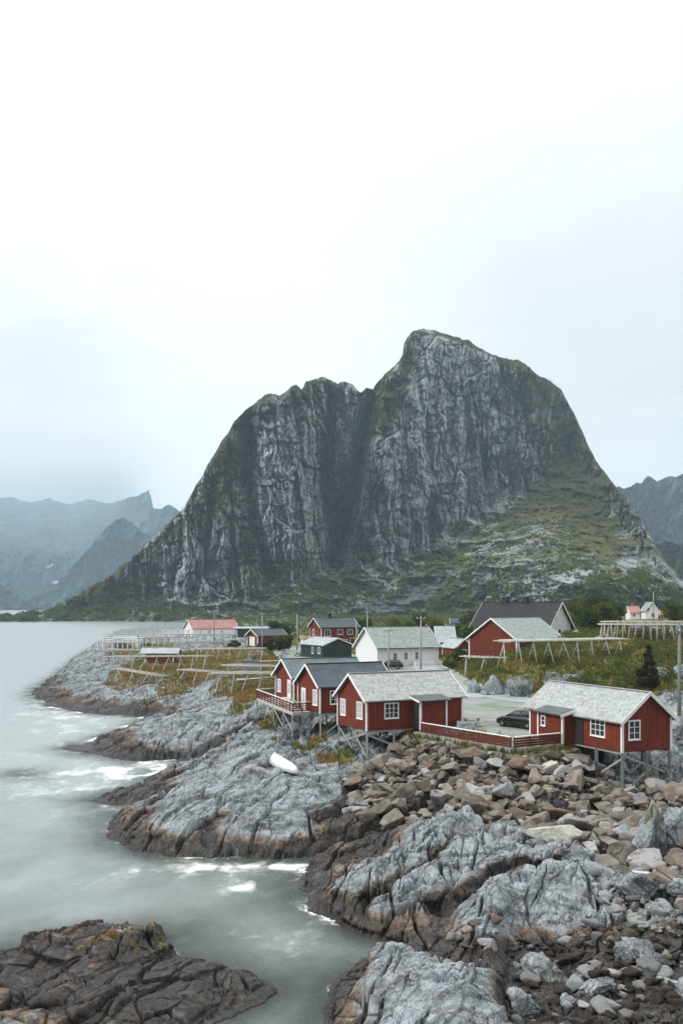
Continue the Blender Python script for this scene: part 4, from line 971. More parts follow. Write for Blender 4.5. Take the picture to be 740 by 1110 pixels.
for p in pts:
    zb = terrain_z(p.x,p.y)-.25; MB().beam((p.x,p.y,DZ-.14), (p.x,p.y,min(zb,DZ-.5)), .15).build('post', M['wood'], dk)
for i in range(0,3):
    p, q = pts[i], pts[i+1]; MB().beam((p.x,p.y,terrain_z(p.x,p.y)+.3), (q.x,q.y,DZ-.3), .05, .13).build('brace', M['wood'], dk)
# furniture on the deck
def table(loc, rz, label, name='patio_table', grp=None):
    t = empty(name, loc, label, 'table', grp); c, s_ = math.cos(rz), math.sin(rz)
    def Q(a,b,z): return Vector(loc)+Vector((a*c-b*s_, a*s_+b*c, z))
    for i in range(5):
        v = -.32+i*.16; MB().beam(Q(-.8,v,.73), Q(.8,v,.73), .14, .035).build('table_board', M['woodpale'], t)
    for u in (-.6,.6):
        MB().beam(Q(u,-.6,0), Q(u,.25,.71), .09,.05).build('leg', M['woodpale'], t); MB().beam(Q(u+.055,.6,0), Q(u+.055,-.25,.71), .09,.05).build('leg', M['woodpale'], t)
    for v in (-.65,.65): MB().beam(Q(-.8,v,.43), Q(.8,v,.43), .26,.04).build('bench', M['woodpale'], t)
    return t
table((-5.35,98.2,DZ+.004), 1.9, 'pale timber table on the raised deck of the red cabins')
g5 = gp(511,787.5,4.62)
table((g5[0],g5[1],4.62), .35, 'bleached picnic table behind the red fence by the middle cabin', 'picnic_table')

# ---------------- fence with its footing
def fence(A, B, label, n_, tz0, tz1, foot=.35, close=False):
    A = Vector(A); B = Vector(B); root = empty('fence', A, label, 'fence', 'red fence along the parking area')
    def top(t): return A.lerp(B, t)
    for i in range(n_+1):
        p = top(i/n_); MB().beam(p, p+Vector((0,0,.74)), .09).build('post', M['fence_red'], root)
    d_ = (B-A).normalized(); o = Vector((d_.y,-d_.x,0))*.07
    if o.y > 0: o = -o
    for k in range(4): MB().beam(A+o+Vector((0,0,.08+k*.18)), B+o+Vector((0,0,.08+k*.18)), .025, .145).build('board', M['fence_red'], root)
    MB().beam(A+o*.5+Vector((0,0,.775)), B+o*.5+Vector((0,0,.775)), .20, .045).build('handrail', M['trim'], root)
    return root
fA = Vector((6.45,80.2,4.68)); fB = Vector((12.15,71.4,4.70)); fC = Vector((16.15,73.6,4.70))
fence(fA, fB, 'long red slatted fence with white top rail, starting at the middle cabin', 6, 0, 0)
fence(fB+Vector((.25,.05,0)), fC, 'short red fence panel with white rail, ending at the right-hand cabin porch', 3, 0, 0)
w_ = MB(); 
def wallseg(a, b, zt, th):
    w_.beam((a.x,a.y,zt-.45), (b.x,b.y,zt-.45), th, .9)
wallseg(fA+Vector((-.4,.5,0)), fB+Vector((.1,-.15,0)), 4.66, .5)
wo = w_.build('retaining_wall', M['concrete']); meta(wo, 'low concrete footing wall under the long red slatted fence', 'wall', 'footings of the red fence')
w_ = MB(); wallseg(fB+Vector((.42,.0,0)), fC+Vector((.1,.1,0)), 4.655, .5)
wo = w_.build('retaining_wall', M['concrete']); meta(wo, 'short concrete footing wall below the fence panel at the right-hand cabin', 'wall', 'footings of the red fence')

# ---------------- buildings of the village behind
def house(name, label, cat, corner, a, gs, z, L, W, h, r, wall, roof, trim, oe=.35, og=.35, wins=(), doors=(), chim=(), group='houses of the village', ends=(0,1), cnr=True, wd=.22, base=None):
    f = frame_from(corner, a, gs, z); o = empty(name, f.P(0,0,0), label, cat, group)
    gable_walls(f, L, W, h, r, M[wall], o, z0=-.6); gable_roof(f, L, W, h, r, M[roof], o, oe=oe, og=og, th=.14); barge(f, L, W, h, r, M[trim], o, oe=oe, og=og, wd=wd, ends=ends)
    if cnr: corners(f, L, W, h, M[trim], o, wd=.2, z0=-.5)
    for (side,t,z_,w_,h_,nx,nz) in wins: window(f, side, L, W, t, z_, w_, h_, nx, nz, o, M[trim], fw=.13)
    for (side,t,w_,h_,mt) in doors: door(f, side, L, W, t, 0, w_, h_, o, M[mt], M[trim], fw=.13)
    for (u,w_,up) in chim: chimney(f, u, W, h, r, o, M['brick'], w_, up)
    return f, o
# white house (gable 385-409, long wall to 475)
a0 = Vector(((409-370)/F*166,166)); a1 = Vector(((475-370)/F*171,171)); 
fW, oW = house('house', 'white house with grey-green slate roof and three small windows, mid village', 'house', a0, a1-a0, 1, 4.5, (a1-a0).length, 8.2, 3.35, 3.1, 'whitewall', 'slate2', 'trim',
   wins=[('front',3.3,1.1,.55,1.15,2,2),('front',5.4,1.15,.55,1.15,2,2),('front',7.5,1.15,.55,1.15,2,2)], oe=.5, og=.45)
mb = MB(); fbox(mb, fW, 6.6, 10.4, -1.3, -.05, -.15, .75); mb.build('step', M['whitewall'], oW)
mb = MB(); fbox(mb, fW, -.1, 10.6, -.52, -.44, 3.0, 3.12); mb.build('gutter', M['dark'], oW)
# dark green hut
d = 190; a0 = Vector(((350-370)/F*d,d)); a1 = Vector(((329-370)/F*197,197))
fK, oK = house('hut', 'dark green wooden hut with white windows, a grey roof and pale gable trim', 'hut', a0, a1-a0, -1, 4.9, (a1-a0).length+1.2, 6.3, 2.25, 1.25, 'greenwall', 'felt3', 'trim',
   wins=[('front',1.6,.7,.9,1.0,2,1),('front',4.2,.6,.6,1.1,1,1)], oe=.45, og=.4, wd=.18, cnr=False)
# two-storey red house
d = 250; a0 = Vector(((348-370)/F*d,d)); a1 = Vector(((388-370)/F*(d+4),d+4))
fH, oH = house('house', 'two-storey red house with a dark roof, an ochre balcony and a white ground floor', 'house', a0, a1-a0, 1, 4.0, (a1-a0).length, 8.0, 5.2, 2.2, 'red', 'felt', 'trim',
   wins=[('gable0',5.2,3.2,1.2,1.3,2,1),('front',1.7,3.0,1.5,1.5,2,1),('front',5.2,3.4,1.3,1.1,2,1),('front',7.9,3.4,1.3,1.1,2,1),('front',6.6,1.0,1.0,1.0,1,1),('front',8.6,.9,1.2,1.4,1,1)], chim=[(4.0,.7,1.3)], oe=.4, og=.5)
mb = MB(); fbox(mb, fH, -2.6, -.05, .3, 8.4, 2.05, 2.3); bl = mb.build('balcony', M['beige'], oH)
mb = MB(); fbox(mb, fH, -2.6, -2.5, .3, 8.4, 2.31, 3.05); mb.build('balustrade', M['beige'], bl)
mb = MB(); fbox(mb, fH, -2.4, -.06, .5, 8.2, -.6, 2.04); mb.build('ground_floor', M['whitewall'], oH)
# red garage
d = 236; a0 = Vector(((279-370)/F*d,d)); a1 = Vector(((304-370)/F*(d+4),d+4))
fG, oG = house('garage', 'small red building with a white garage door in its gable and a grey roof', 'garage', a0, a1-a0, 1, 5.0, (a1-a0).length+1.5, 4.6, 2.6, 1.3, 'red', 'felt', 'trim',
   wins=[('front',5.0,.7,.8,1.3,1,1)], doors=[('gable0',2.3,2.1,2.1,'trim')], oe=.5, og=.45)
# red roofed boathouse on the quay
d = 335; a0 = Vector(((209-370)/F*d,d)); a1 = Vector(((257-370)/F*(d+8),d+8))
fB_, oB = house('boathouse', 'white boathouse with a faded red roof at the far quay on the left', 'boathouse', a0, a1-a0, 1, 4.0, (a1-a0).length, 8.0, 2.9, 2.7, 'whitewall', 'redroof', 'trim',
   wins=[('front',2.5,1.1,1.0,1.1,2,1),('front',6.0,1.1,1.0,1.1,2,1),('front',10.5,1.1,1.0,1.1,2,1),('gable0',3.8,1.2,1.0,1.0,2,1)], oe=.5, og=.5)
# long low quay shed
d = 320; a0 = Vector(((254-370)/F*d,d)); a1 = Vector(((313-370)/F*(d),d))
house('quay_shed', 'long low shed with a flat pale roof behind the small red garage', 'shed', a0, a1-a0, 1, 3.8, (a1-a0).length, 5, 3.3, .5, 'greenwall', 'felt3', 'trim', wd=.5, cnr=False)
# red boat shed between the racks
d = 187; a0 = Vector(((157-370)/F*d,d)); a1 = Vector(((188-370)/F*(d),d))
house('boat_shed', 'low red boat shed with grey roof among the drying racks on the left headland', 'shed', a0, a1-a0, 1, 4.2, (a1-a0).length, 4.5, 1.55, .85, 'red', 'felt3', 'trim', wd=.16, oe=.4, og=.9)
# pier building furthest left
d = 250; a0 = Vector(((124-370)/F*d,d)); a1 = Vector(((146-370)/F*d,d))
house('pier_shed', 'small white shed with a grey-green roof at the tip of the left pier', 'shed', a0, a1-a0, 1, 4.6, (a1-a0).length, 4, 1.6, .9, 'whitewall', 'slate2', 'trim', wd=.14, oe=.3, og=.4)
# huts right of the white house
d = 200; a0 = Vector(((474-370)/F*d,d)); a1 = Vector(((493-370)/F*(d),d))
house('hut', 'red hut with a pale grey roof and white window, right beside the white house', 'hut', a0, a1-a0, 1, 4.5, (a1-a0).length, 7.5, 3.0, 2.9, 'red', 'felt3', 'trim', wins=[('front',2.1,.7,.9,1.5,2,1)], oe=.4, og=.3)
d = 186; a0 = Vector(((494-370)/F*d,d)); a1 = a0+Vector((.55,1))*4.5
house('hut', 'little red gabled hut tucked against the left side of the big red barn', 'hut', a0, Vector((-.35,1)), -1, 4.5, 6, 3.4, 2.4, 1.5, 'red', 'felt3', 'trim', oe=.35, og=.3, wins=[('gable0',1.7,.8,.7,1.1,1,1)])
d = 245; a0 = Vector(((486-370)/F*d,d)); a1 = Vector(((522-370)/F*(d),d))
house('house', 'house with a plain dark blue-grey roof, seen between the white house and the barn', 'house', a0, a1-a0, 1, 4.8, (a1-a0).length, 7, 2.8, 2.3, 'whitewall', 'felt', 'trim', oe=.3, og=.3)
# big red barn: gable 508-560, ridge back to 580
z0 = 4.6; d = 166; a0 = Vector(((560-370)/F*160,160)); b0 = Vector(((508-370)/F*168,168))
gv = (b0-a0).normalized(); av = Vector((-gv.y, gv.x)); av = av if av.y > 0 else -av
fBn = Fr((a0.x,a0.y,z0), (av.x,av.y), (gv.x,gv.y)); LB, WB, hB, rB = 11.5, (b0-a0).length, 4.75, 3.25
ob = empty('barn', fBn.P(0,0,0), 'big red barn with white corner boards and a pale blue-grey roof', 'barn', 'houses of the village')
gable_walls(fBn, LB, WB, hB, rB, M['redbarn'], ob, z0=-1); gable_roof(fBn, LB, WB, hB, rB, M['slate2'], ob, oe=.45, og=.4, th=.14); barge(fBn, LB, WB, hB, rB, M['trim'], ob, oe=.45, og=.4, wd=.24); corners(fBn, LB, WB, hB, M['trim'], ob, wd=.24, z0=-.9)
# white house with the black roof: ridge 515..608, gable faces right
d = 205; a0 = Vector(((596-370)/F*d,d)); g_ = Vector((.80,.60)).normalized(); a_ = Vector((-.60,.80))*-1
a_ = Vector((-.93,.0)).normalized()
rc = Vector(((622-370)/F*(d+3),d+3)); lc = Vector(((595-370)/F*d,d)); gv = (rc-lc).normalized()
# long wall runs left from the gable's left corner and slightly away
av = Vector((-.75,.66)).normalized(); 
fX = Fr((lc.x,lc.y,7.0), (av.x,av.y), (.66,.75)); WX_ = 9.0; LX = 18.5; hX = 3.7; rX = 4.6
ox = empty('house', fX.P(0,0,0), 'white house with steep black roof and two black chimneys above the red barn', 'house', 'houses of the village')
gable_walls(fX, LX, WX_, hX, rX, M['whitewall'], ox, z0=-1.5); gable_roof(fX, LX, WX_, hX, rX, M['feltblack'], ox, oe=.9, og=.6, th=.16); barge(fX, LX, WX_, hX, rX, M['trim'], ox, oe=.9, og=.6, wd=.36)
window(fX,'gable0',LX,WX_,2.6,4.8,.5,1.5,1,2,ox,M['trim']); window(fX,'gable0',LX,WX_,1.4,2.2,.55,.9,1,1,ox,M['trim']); window(fX,'gable0',LX,WX_,4.3,1.5,1.0,1.2,1,1,ox,M['trim'])
chimney(fX, 8.2, WX_, hX, rX, ox, M['brick'], 1.1, 1.3); chimney(fX, 13.2, WX_, hX, rX, ox, M['brick'], 1.3, 1.3)
# pale green hut right of it
d = 190; a0 = Vector(((633-370)/F*d,d))
house('hut', 'small pale hut with a grey-green roof right of the black roofed house', 'hut', a0, Vector((.3,1)), 1, 7.0, 4, 3.2, 1.9, 1.0, 'whitewall', 'slate2', 'trim', oe=.3, og=.3, cnr=False, wd=.16)
d = 300; a0 = Vector(((456-370)/F*d,d)); a1 = Vector(((468-370)/F*d,d))
house('house', 'small ochre house peeping over the right end of the white house roof', 'house', a0, a1-a0, 1, 6.0, (a1-a0).length, 4, 2.6, 1.6, 'ochrewall', 'redroof', 'trim', wd=.2, oe=.3, og=.3)
d = 290; a0 = Vector(((489-370)/F*d,d)); a1 = Vector(((501-370)/F*d,d))
house('hut', 'small pale blue hut behind the dark blue-grey roof', 'hut', a0, a1-a0, 1, 7.5, (a1-a0).length, 4, 2.1, 1.3, 'bluewall', 'felt', 'trim', wd=.2, oe=.3, og=.3, wins=[('front',1.5,.8,.7,.8,1,1)])
# the far houses on the right
for (p0,p1,d,z0,h_,r_,w_,wl,rf,lab,gs,sw) in [
   (683,693,330,9.7,2.6,2.0,5.5,'whitewall','redroof','distant white house with a red roof on the right skyline of the village',1,0),
   (700,713,322,9.7,3.3,2.6,7,'whitewall','slate2','distant white house with a pale roof beside the flagpole on the right',1,1),
   (716,737,330,9.2,2.2,1.5,6,'redbarn','redroof','distant low building with a faded pink-red roof at the right edge',1,0)]:
    a0 = Vector(((p0-370)/F*d,d)); a1 = Vector(((p1-370)/F*d,d))
    if sw: house('house', lab, 'house', a1, Vector((.1,1)), 1, z0, 8, (a1-a0).length, h_, r_, wl, rf, 'trim', wd=.25, wins=[('gable0',1.6,1.2,.9,1.2,1,1),('gable0',3.2,3.2,.8,.9,1,1)])
    else:
        wn_ = [('front',1.2,1.2,.7,.9,1,1)]
        house('house', lab, 'house', a0, a1-a0, 1, z0, (a1-a0).length, w_, h_, r_, wl, rf, 'trim', wd=.25, wins=wn_)
# ================================================================= RACKS, POLES, CARS, BOAT, PIER
def rack(A, B, top, width, nleg, nrail, npole, label, mat='woodpale', splay=1.1, extra=0, lean=0, name='drying_rack', grp='fish drying racks', cat='drying rack', brace=True, over=.8):
    A = Vector((A[0],A[1],0)); B = Vector((B[0],B[1],0)); d = (B-A); Ln = d.length; d.normalize(); s = Vector((-d.y,d.x,0))
    zA, zB = (top if isinstance(top, (tuple,list)) else (top, top))
    mid = (A+B)/2; root = empty(name, (mid.x,mid.y,terrain_z(mid.x,mid.y)), label, cat, grp)
    for i in range(nleg):
        t = i/(nleg-1) if nleg > 1 else .5; p = A.lerp(B, t); z = zA+(zB-zA)*t
        for sg in (-1,1):
            foot = p + s*sg*splay*random.uniform(.9,1.15) + d*random.uniform(-.5,.5); fz = terrain_z(foot.x,foot.y)-.15
            hd = p - s*sg*.12; MB().tube([(foot.x,foot.y,fz),(hd.x,hd.y,z-.02)], [.10,.075], 6).build('leg', M[mat], root)
        if brace: MB().tube([p-s*splay*.62+Vector((0,0,z-1.25)), p+s*splay*.62+Vector((0,0,z-1.25))], .045, 6).build('cross_pole', M[mat], root)
        MB().tube([p-s*width/2+Vector((0,0,z+.0)), p+s*width/2+Vector((0,0,z+.0))], .06, 6).build('cross_pole', M[mat], root)
    for k in range(nrail):
        o = (k/(nrail-1)-.5)*width if nrail > 1 else 0
        a = A-d*random.uniform(.3,over)+s*o; b = B+d*random.uniform(.3,over)+s*o; m = (a+b)/2
        MB().tube([a+Vector((0,0,zA+.1)), m+Vector((0,0,(zA+zB)/2+.08+random.uniform(-.05,.03))), b+Vector((0,0,zB+.1))], .075, 6).build('rail', M[mat], root)
    for k in range(npole):
        t = (k+.5)/npole; p = A.lerp(B, t)+d*random.uniform(-.1,.1); z = zA+(zB-zA)*t+.2+random.uniform(-.02,.03)
        MB().tube([p-s*(width/2+random.uniform(.1,.4))+Vector((0,0,z)), p+s*(width/2+random.uniform(.1,.4))+Vector((0,0,z+random.uniform(-.05,.05)))], .04, 5, cap=False).build('pole', M[mat], root)
    return root
W3 = lambda px_, d_: ((px_-CX)/F*d_, d_)
ZT = lambda py_, d_: CAMZ-(py_-HY)/F*d_
rack(W3(546,127), W3(672,131), (ZT(696,127),ZT(693.5,131)), 3.6, 9, 9, 56, 'long bleached drying rack on the grassy bank in front of the red barn', splay=1.3)
rack(W3(652,150), W3(775,146), ZT(677.5,150), 6.0, 17, 10, 50, 'wide drying rack packed with poles on the bank at the right edge', splay=1.4)
rack(W3(655,158), W3(770,155), ZT(675,156), 5.0, 17, 7, 40, 'second drying rack directly behind the wide one at the right edge', splay=1.0)
rack(W3(121,176), W3(222,166), (ZT(713,174), ZT(712,166)), 3.0, 9, 7, 26, 'drying rack with slanting legs along the front of the left headland')
rack(W3(114,205), W3(178,200), ZT(705,203), 3.0, 8, 7, 20, 'drying rack on the crest of the left headland behind the front rack')
rack(W3(214,190), W3(284,186), (ZT(704,190), ZT(703.5,186)), 3.4, 7, 8, 22, 'drying rack on orange grass between the red boat shed and the tarpaulin box')
rack(W3(190,215), W3(232,212), ZT(696.5,213), 2.4, 4, 6, 12, 'short drying rack nearest the red roofed boathouse')
rack(W3(238,133), W3(300,129), (ZT(731,132), ZT(730,130)), 3.6, 5, 10, 22, 'drying rack standing over bare rock left of the decked red cabins', splay=1.2)
rack(W3(248,150), W3(300,147), ZT(722,149), 3.0, 4, 8, 14, 'low pale drying rack just behind the rack nearest the decked cabins')
rack(W3(128,160), W3(176,150), (ZT(726,158), ZT(733,151)), 1.6, 4, 3, 6, 'small tilted rack of thin poles on the rock slope below the front rack', splay=.7)
rack(W3(200,152), W3(240,148), (ZT(727,151),ZT(729,149)), 2.2, 4, 6, 10, 'thin drying rack on bare rock between the front rack and the decked cabins', splay=.9)
rack(W3(505,139), W3(545,137), (ZT(712,139),ZT(714,137)), 2.0, 3, 4, 8, 'short low rack on the scrub at the foot of the red barn', splay=.9)

# pier with white railings at the far left and fish crates
def pier(A, B, z, w_, n_, label):
    A = Vector((A[0],A[1],z)); B = Vector((B[0],B[1],z)); root = empty('pier', (A+B)/2, label, 'pier', 'white railed piers')
    d = (B-A).normalized(); s = Vector((-d.y,d.x,0))
    MB().beam(A, B, w_, .3).build('deck', M['woodpale'], root)
    for i in range(n_+1):
        p = A.lerp(B, i/n_)
        for sg in (-1,1):
            q = p+s*sg*(w_/2-.1); zb = min(terrain_z(q.x,q.y), 0)-1
            MB().beam((q.x,q.y,zb), (q.x,q.y,z-.16), .22).build('pile', M['trim'], root)
            MB().beam((q.x,q.y,z+.16), (q.x,q.y,z+1.15), .12).build('railing_post', M['trim'], root)
    for sg in (-1,1):
        for hh in (.6,1.15): MB().beam(A+s*sg*(w_/2-.1)+Vector((0,0,hh)), B+s*sg*(w_/2-.1)+Vector((0,0,hh)), .10,.12).build('handrail', M['trim'], root)
pier(W3(109,250), W3(152,247), ZT(696,250), 3, 8, 'white railed pier in front of the small white shed at the far left')
pier(W3(110,262), W3(190,270), ZT(692,262), 2.5, 12, 'long white pier railing between the pier shed and the red roofed boathouse')
pier(W3(176,300), W3(256,305), ZT(687.5,302), 4, 12, 'white railed quay front below the red roofed boathouse')
for i in range(22):
    px_ = 184+i*3.2+random.uniform(-.6,.6); d_ = 296; x_, y_ = W3(px_, d_); z_ = ZT(687.5,302)+.16
    mb = MB(); hh = random.uniform(.7,1.3); w2 = random.uniform(.45,.65)
    mb.hexa([(x_-w2,y_,z_-1.9),(x_+w2,y_,z_-1.9),(x_+w2,y_+1,z_-1.9),(x_-w2,y_+1,z_-1.9),(x_-w2-.04,y_-.04,z_-1.9+hh),(x_+w2+.04,y_-.04,z_-1.9+hh),(x_+w2+.04,y_+1.04,z_-1.9+hh),(x_-w2-.04,y_+1.04,z_-1.9+hh)])
    zb = terrain_z(x_,y_)
    o = mb.build('fish_crate', M['bluebox' if i%3==0 else 'boatwhite']); meta(o, 'small fish crate in the row below the red roofed boathouse', 'crate', 'fish crates on the quay')
    o.location.z += zb-(z_-1.9)+.02

# utility poles
def pole(px_, d_, ytop, label, ybase=None, arm=1.2, name='utility_pole', rad=.13, armz=.35, cat='utility pole', insul=True, mat='wood'):
    x_, y_ = W3(px_, d_); zb = terrain_z(x_, y_); zt = ZT(ytop, d_)
    root = empty(name, (x_,y_,zb), label, cat, 'poles in the village' if cat == 'utility pole' else None)
    MB().tube([(x_,y_,zb-.4),(x_,y_,zt)], [rad*1.2,rad*.75], 8).build('shaft', M[mat], root)
    if arm:
        MB().beam((x_-arm,y_-.14,zt-armz), (x_+arm,y_-.14,zt-armz), .1,.12).build('crossarm', M[mat], root)
        for q in (-.9,0,.9):
            MB().lathe((x_+arm*q,y_-.14,zt-armz+.07), (0,0,1), [(.02,0),(.05,.04),(.05,.12),(.02,.16)], 8).build('insulator', M['trim'], root)
    return Vector((x_,y_,zt-armz+.2))
pt = {}
pt['a'] = pole(736,92,676,'tall grey-green pole with a crossarm at the right edge of the village', armz=.75, arm=1.0, rad=.17, mat='post')
pt['b'] = pole(708,240,642,'tall thin pole beside the distant pale roofed white house', arm=0, cat='utility pole')
pt['c'] = pole(456,158,668,'pale pole in front of the right half of the white house', arm=.7)
pt['d'] = pole(421,150,681,'grey pole in front of the left half of the white house', arm=.9)
pt['e'] = pole(398,205,662,'greenish pole just above the gable of the white house', arm=.5)
pt['f'] = pole(322,225,666,'pole left of the two-storey red house', arm=0)
pt['g'] = pole(284,215,664,'pole standing over the roof of the red garage', arm=.6)
pt['h'] = pole(232,250,661,'pale green mast in front of the red roofed boathouse', arm=0, mat='post')
pt['i'] = pole(386,215,672,'thin pole at the right end of the two-storey red house', arm=0)
pt['j'] = pole(675,205,668,'short pole among the trees right of the black roofed house', arm=.4)
def wire(a, b, sag, label, rad=.022):
    a = Vector(a); b = Vector(b); P_ = [a.lerp(b, t/14)-Vector((0,0,sag*4*(t/14)*(1-t/14))) for t in range(15)]
    o = MB().tube(P_, rad, 5).build('power_line', M['rubber']); meta(o, label, 'power line', 'overhead lines')
wire(pt['d'], pt['c'], .8, 'overhead line between the two poles in front of the white house')
wire(pt['c'], pt['e'], 1.0, 'overhead line from the pale pole back to the pole above the white gable')
wire(pt['g'], pt['e'], 1.6, 'overhead line from the garage pole to the pole above the white gable')
wire(pt['a'], pt['j'], 2.0, 'overhead line from the tall right-hand pole into the trees behind')

# cars
def car(loc, rz, label, Lc=4.3, Wc=1.75):
    root = empty('parked_car', loc, label, 'car', 'cars parked in the village', rz)
    # half profile (x along, z) of lower body and greenhouse, built as lofted sections across
    def loft(secs, name, mat, parent):
        me = bpy.data.meshes.new(name); bm = bmesh.new(); rows = []
        for sct in secs: rows.append([bm.verts.new(p) for p in sct])
        nn = len(rows[0])
        for a, b in zip(rows[:-1], rows[1:]):
            for i in range(nn): bm.faces.new([a[i], a[(i+1)%nn], b[(i+1)%nn], b[i]])
        bm.faces.new(rows[0][::-1]); bm.faces.new(rows[-1])
        bmesh.ops.recalc_face_normals(bm, faces=bm.faces); bmesh.ops.bevel(bm, geom=list(bm.edges), offset=.03, segments=2, affect='EDGES', clamp_overlap=True)
        for f_ in bm.faces: f_.smooth = True
        bm.to_mesh(me); bm.free(); me.materials.append(mat); o = bpy.data.objects.new(name, me); COL.objects.link(o); o.parent = parent; return o
    def ring(x_, hw, z0, z1, tw): # cross-section at x
        return [(x_,-hw*.94,z0),(x_,-hw,z0+.18),(x_,-hw,z0+(z1-z0)*.62),(x_,-hw*tw,z1),(x_,hw*tw,z1),(x_,hw,z0+(z1-z0)*.62),(x_,hw,z0+.18),(x_,hw*.94,z0)]
    hw = Wc/2
    loft([ring(-2.12,hw*.86,.34,.84,.9),ring(-1.98,hw*.97,.24,.95,.93),ring(-1.2,hw,.22,.98,.95),ring(0,hw,.22,.96,.95),ring(.9,hw,.22,.95,.94),ring(1.55,hw*.98,.22,.86,.9),ring(2.0,hw*.9,.24,.72,.86),ring(2.14,hw*.76,.34,.60,.84)], 'body', M['carpaint'], root)
    def cab(zoff, shrink):
        s_ = shrink
        return [[(-1.95+s_,-hw*.88,.93),(-1.95+s_,hw*.88,.93),(1.1-s_,hw*.88,.93),(1.1-s_,-hw*.88,.93)],
                [(-1.50+s_,-hw*.70,1.42),(-1.50+s_,hw*.70,1.42),(.25-s_,hw*.70,1.42),(.25-s_,-hw*.70,1.42)]]
    loft(cab(0,0), 'window_glass', M['glass'], root)
    rf = [[(-1.60,-hw*.72,1.41),(-1.60,hw*.72,1.41),(.30,hw*.72,1.41),(.30,-hw*.72,1.41)],[(-1.45,-hw*.64,1.47),(-1.45,hw*.64,1.47),(.12,hw*.64,1.47),(.12,-hw*.64,1.47)]]
    loft(rf, 'roof', M['carpaint'], root)
    def part(mb, name, mat, parent): 
        me = bpy.data.meshes.new(name); me.from_pydata(mb.v, [], mb.f); bm = bmesh.new(); bm.from_mesh(me); bmesh.ops.recalc_face_normals(bm, faces=bm.faces); bm.to_mesh(me); bm.free()
        me.materials.append(mat); o = bpy.data.objects.new(name, me); COL.objects.link(o); o.parent = parent; return o
    for xw in (-1.30,1.32):
        for sg in (-1,1):
            w_ = part(MB().lathe((xw,sg*(hw-.20),.31), (0,sg,0), [(.20,0),(.30,.01),(.315,.05),(.315,.17),(.29,.215),(.20,.215)], 18), 'wheel', M['rubber'], root)
            part(MB().lathe((xw,sg*(hw-.01),.31), (0,sg,0), [(.195,0),(.19,.02),(.06,.03),(.05,.045)], 12), 'rim', M['chrome'], w_)
    for x0_,x1_ in ((-1.5,-.55),(-.45,.45)):
        pass
    for (a,b) in (((-.5,1),(-.5,-1)),):
        for sg in (-1,1): part(MB().beam((-.52,sg*hw*.89,.95),(-.50,sg*hw*.715,1.42),.07,.03), 'pillar', M['carpaint'], root)
    for sg in (-1,1):
        part(MB().beam((2.06,sg*hw*.52,.60),(2.02,sg*hw*.82,.62),.10,.12), 'headlight', M['lamp_clear'], root)
        part(MB().beam((-2.09,sg*hw*.62,.76),(-2.06,sg*hw*.86,.77),.08,.15), 'tail_lamp', M['lamp_red'], root)
        part(MB().beam((.72,sg*hw*1.0,.98),(.72,sg*(hw+.17),1.0),.10,.11), 'mirror', M['carpaint'], root)
    part(MB().beam((-2.13,-.5,.42),(-2.13,.5,.42),.10,.12), 'bumper', M['rubber'], root)
    return root
x_, y_ = gp(560,789,4.62); car((x_+.4,y_+.3,4.62), R(132), 'black hatchback on the gravel, half hidden behind the right-hand cabin')
x_, y_ = W3(422.5,160); car((x_,y_,terrain_z(x_,y_)+.02), R(176), 'black car parked in front of the white house')

# upturned rowing boat on the rock
bx, by = gp(309,833,2.95); bz = terrain_z(bx,by)
bt = empty('rowing_boat', (bx,by,bz), 'white rowing boat lying upside down on the bare rock below the cabins', 'boat')
dirb = Vector((.50,-.86,0)).normalized() ; sb = Vector((-dirb.y,dirb.x,0))
_e0 = Vector((bx,by,0))-dirb*1.9; _e1 = Vector((bx,by,0))+dirb*1.9
_ss = [(t_, max(terrain_z(*((Vector((bx,by,0))+dirb*(-1.9+3.8*t_)+sb*q_).xy)) for q_ in (-.55,-.28,0,.28,.55))) for t_ in [k/12 for k in range(13)]]
_sl = (sum(z for t_,z in _ss[-5:])-sum(z for t_,z in _ss[:5]))/5/.667
za = max(z-_sl*t_ for t_,z in _ss)-.08; zb_ = za+_sl
mb = MB(); ns, nk = 15, 9; base = 0
for i in range(ns):
    t = i/(ns-1); u = -1.9+3.8*t; hwid = .66*min(1, (1-(abs(t-.42)/.62)**2.2)**.8 if abs(t-.42) < .62 else 0)*(1 if t > .12 else .80+t*1.5) if t < .985 else .04
    hwid = max(hwid, .03); keel = .52*(1-.35*max(0,(t-.7)/.3)**2)
    for k in range(nk):
        q = -1+2*k/(nk-1); z_ = keel*(1-abs(q)**2.3); c_ = Vector((bx,by,0))+dirb*u+sb*(q*hwid)
        zg = za+(zb_-za)*t + .06
        mb.v.append((c_.x,c_.y,zg+z_-.04))
for i in range(ns-1):
    for k in range(nk-1):
        a = i*nk+k; mb.face([a,a+1,a+nk+1,a+nk], smooth=True)
mb.face([k for k in range(nk)]); mb.face([(ns-1)*nk+k for k in range(nk)])
for i in range(ns-1): pass
mb.face([i*nk for i in range(ns)]+[i*nk+nk-1 for i in range(ns-1,-1,-1)])
mb.build('hull', M['boatwhite'], bt)
for k0 in (0, nk-1):
    MB().tube([mb.v[i*nk+k0] for i in range(ns)], .035, 6).build('gunwale', M['wood'], bt)
MB().beam(_e0+Vector((0,0,za+.60)), _e1-dirb*.5+Vector((0,0,zb_+.56)), .06,.08).build('keel', M['boatwhite'], bt)
# weathered plank on the stones
a_ = gp(677,942,1.75); b_ = gp(714,955,1.6)
o = MB().beam((a_[0],a_[1],terrain_z(*a_)+.55), (b_[0],b_[1],terrain_z(*b_)+.45), .16,.06).build('driftwood_plank', M['boatwhite']); meta(o, 'bleached white plank lying across the small stones at the lower right', 'plank')
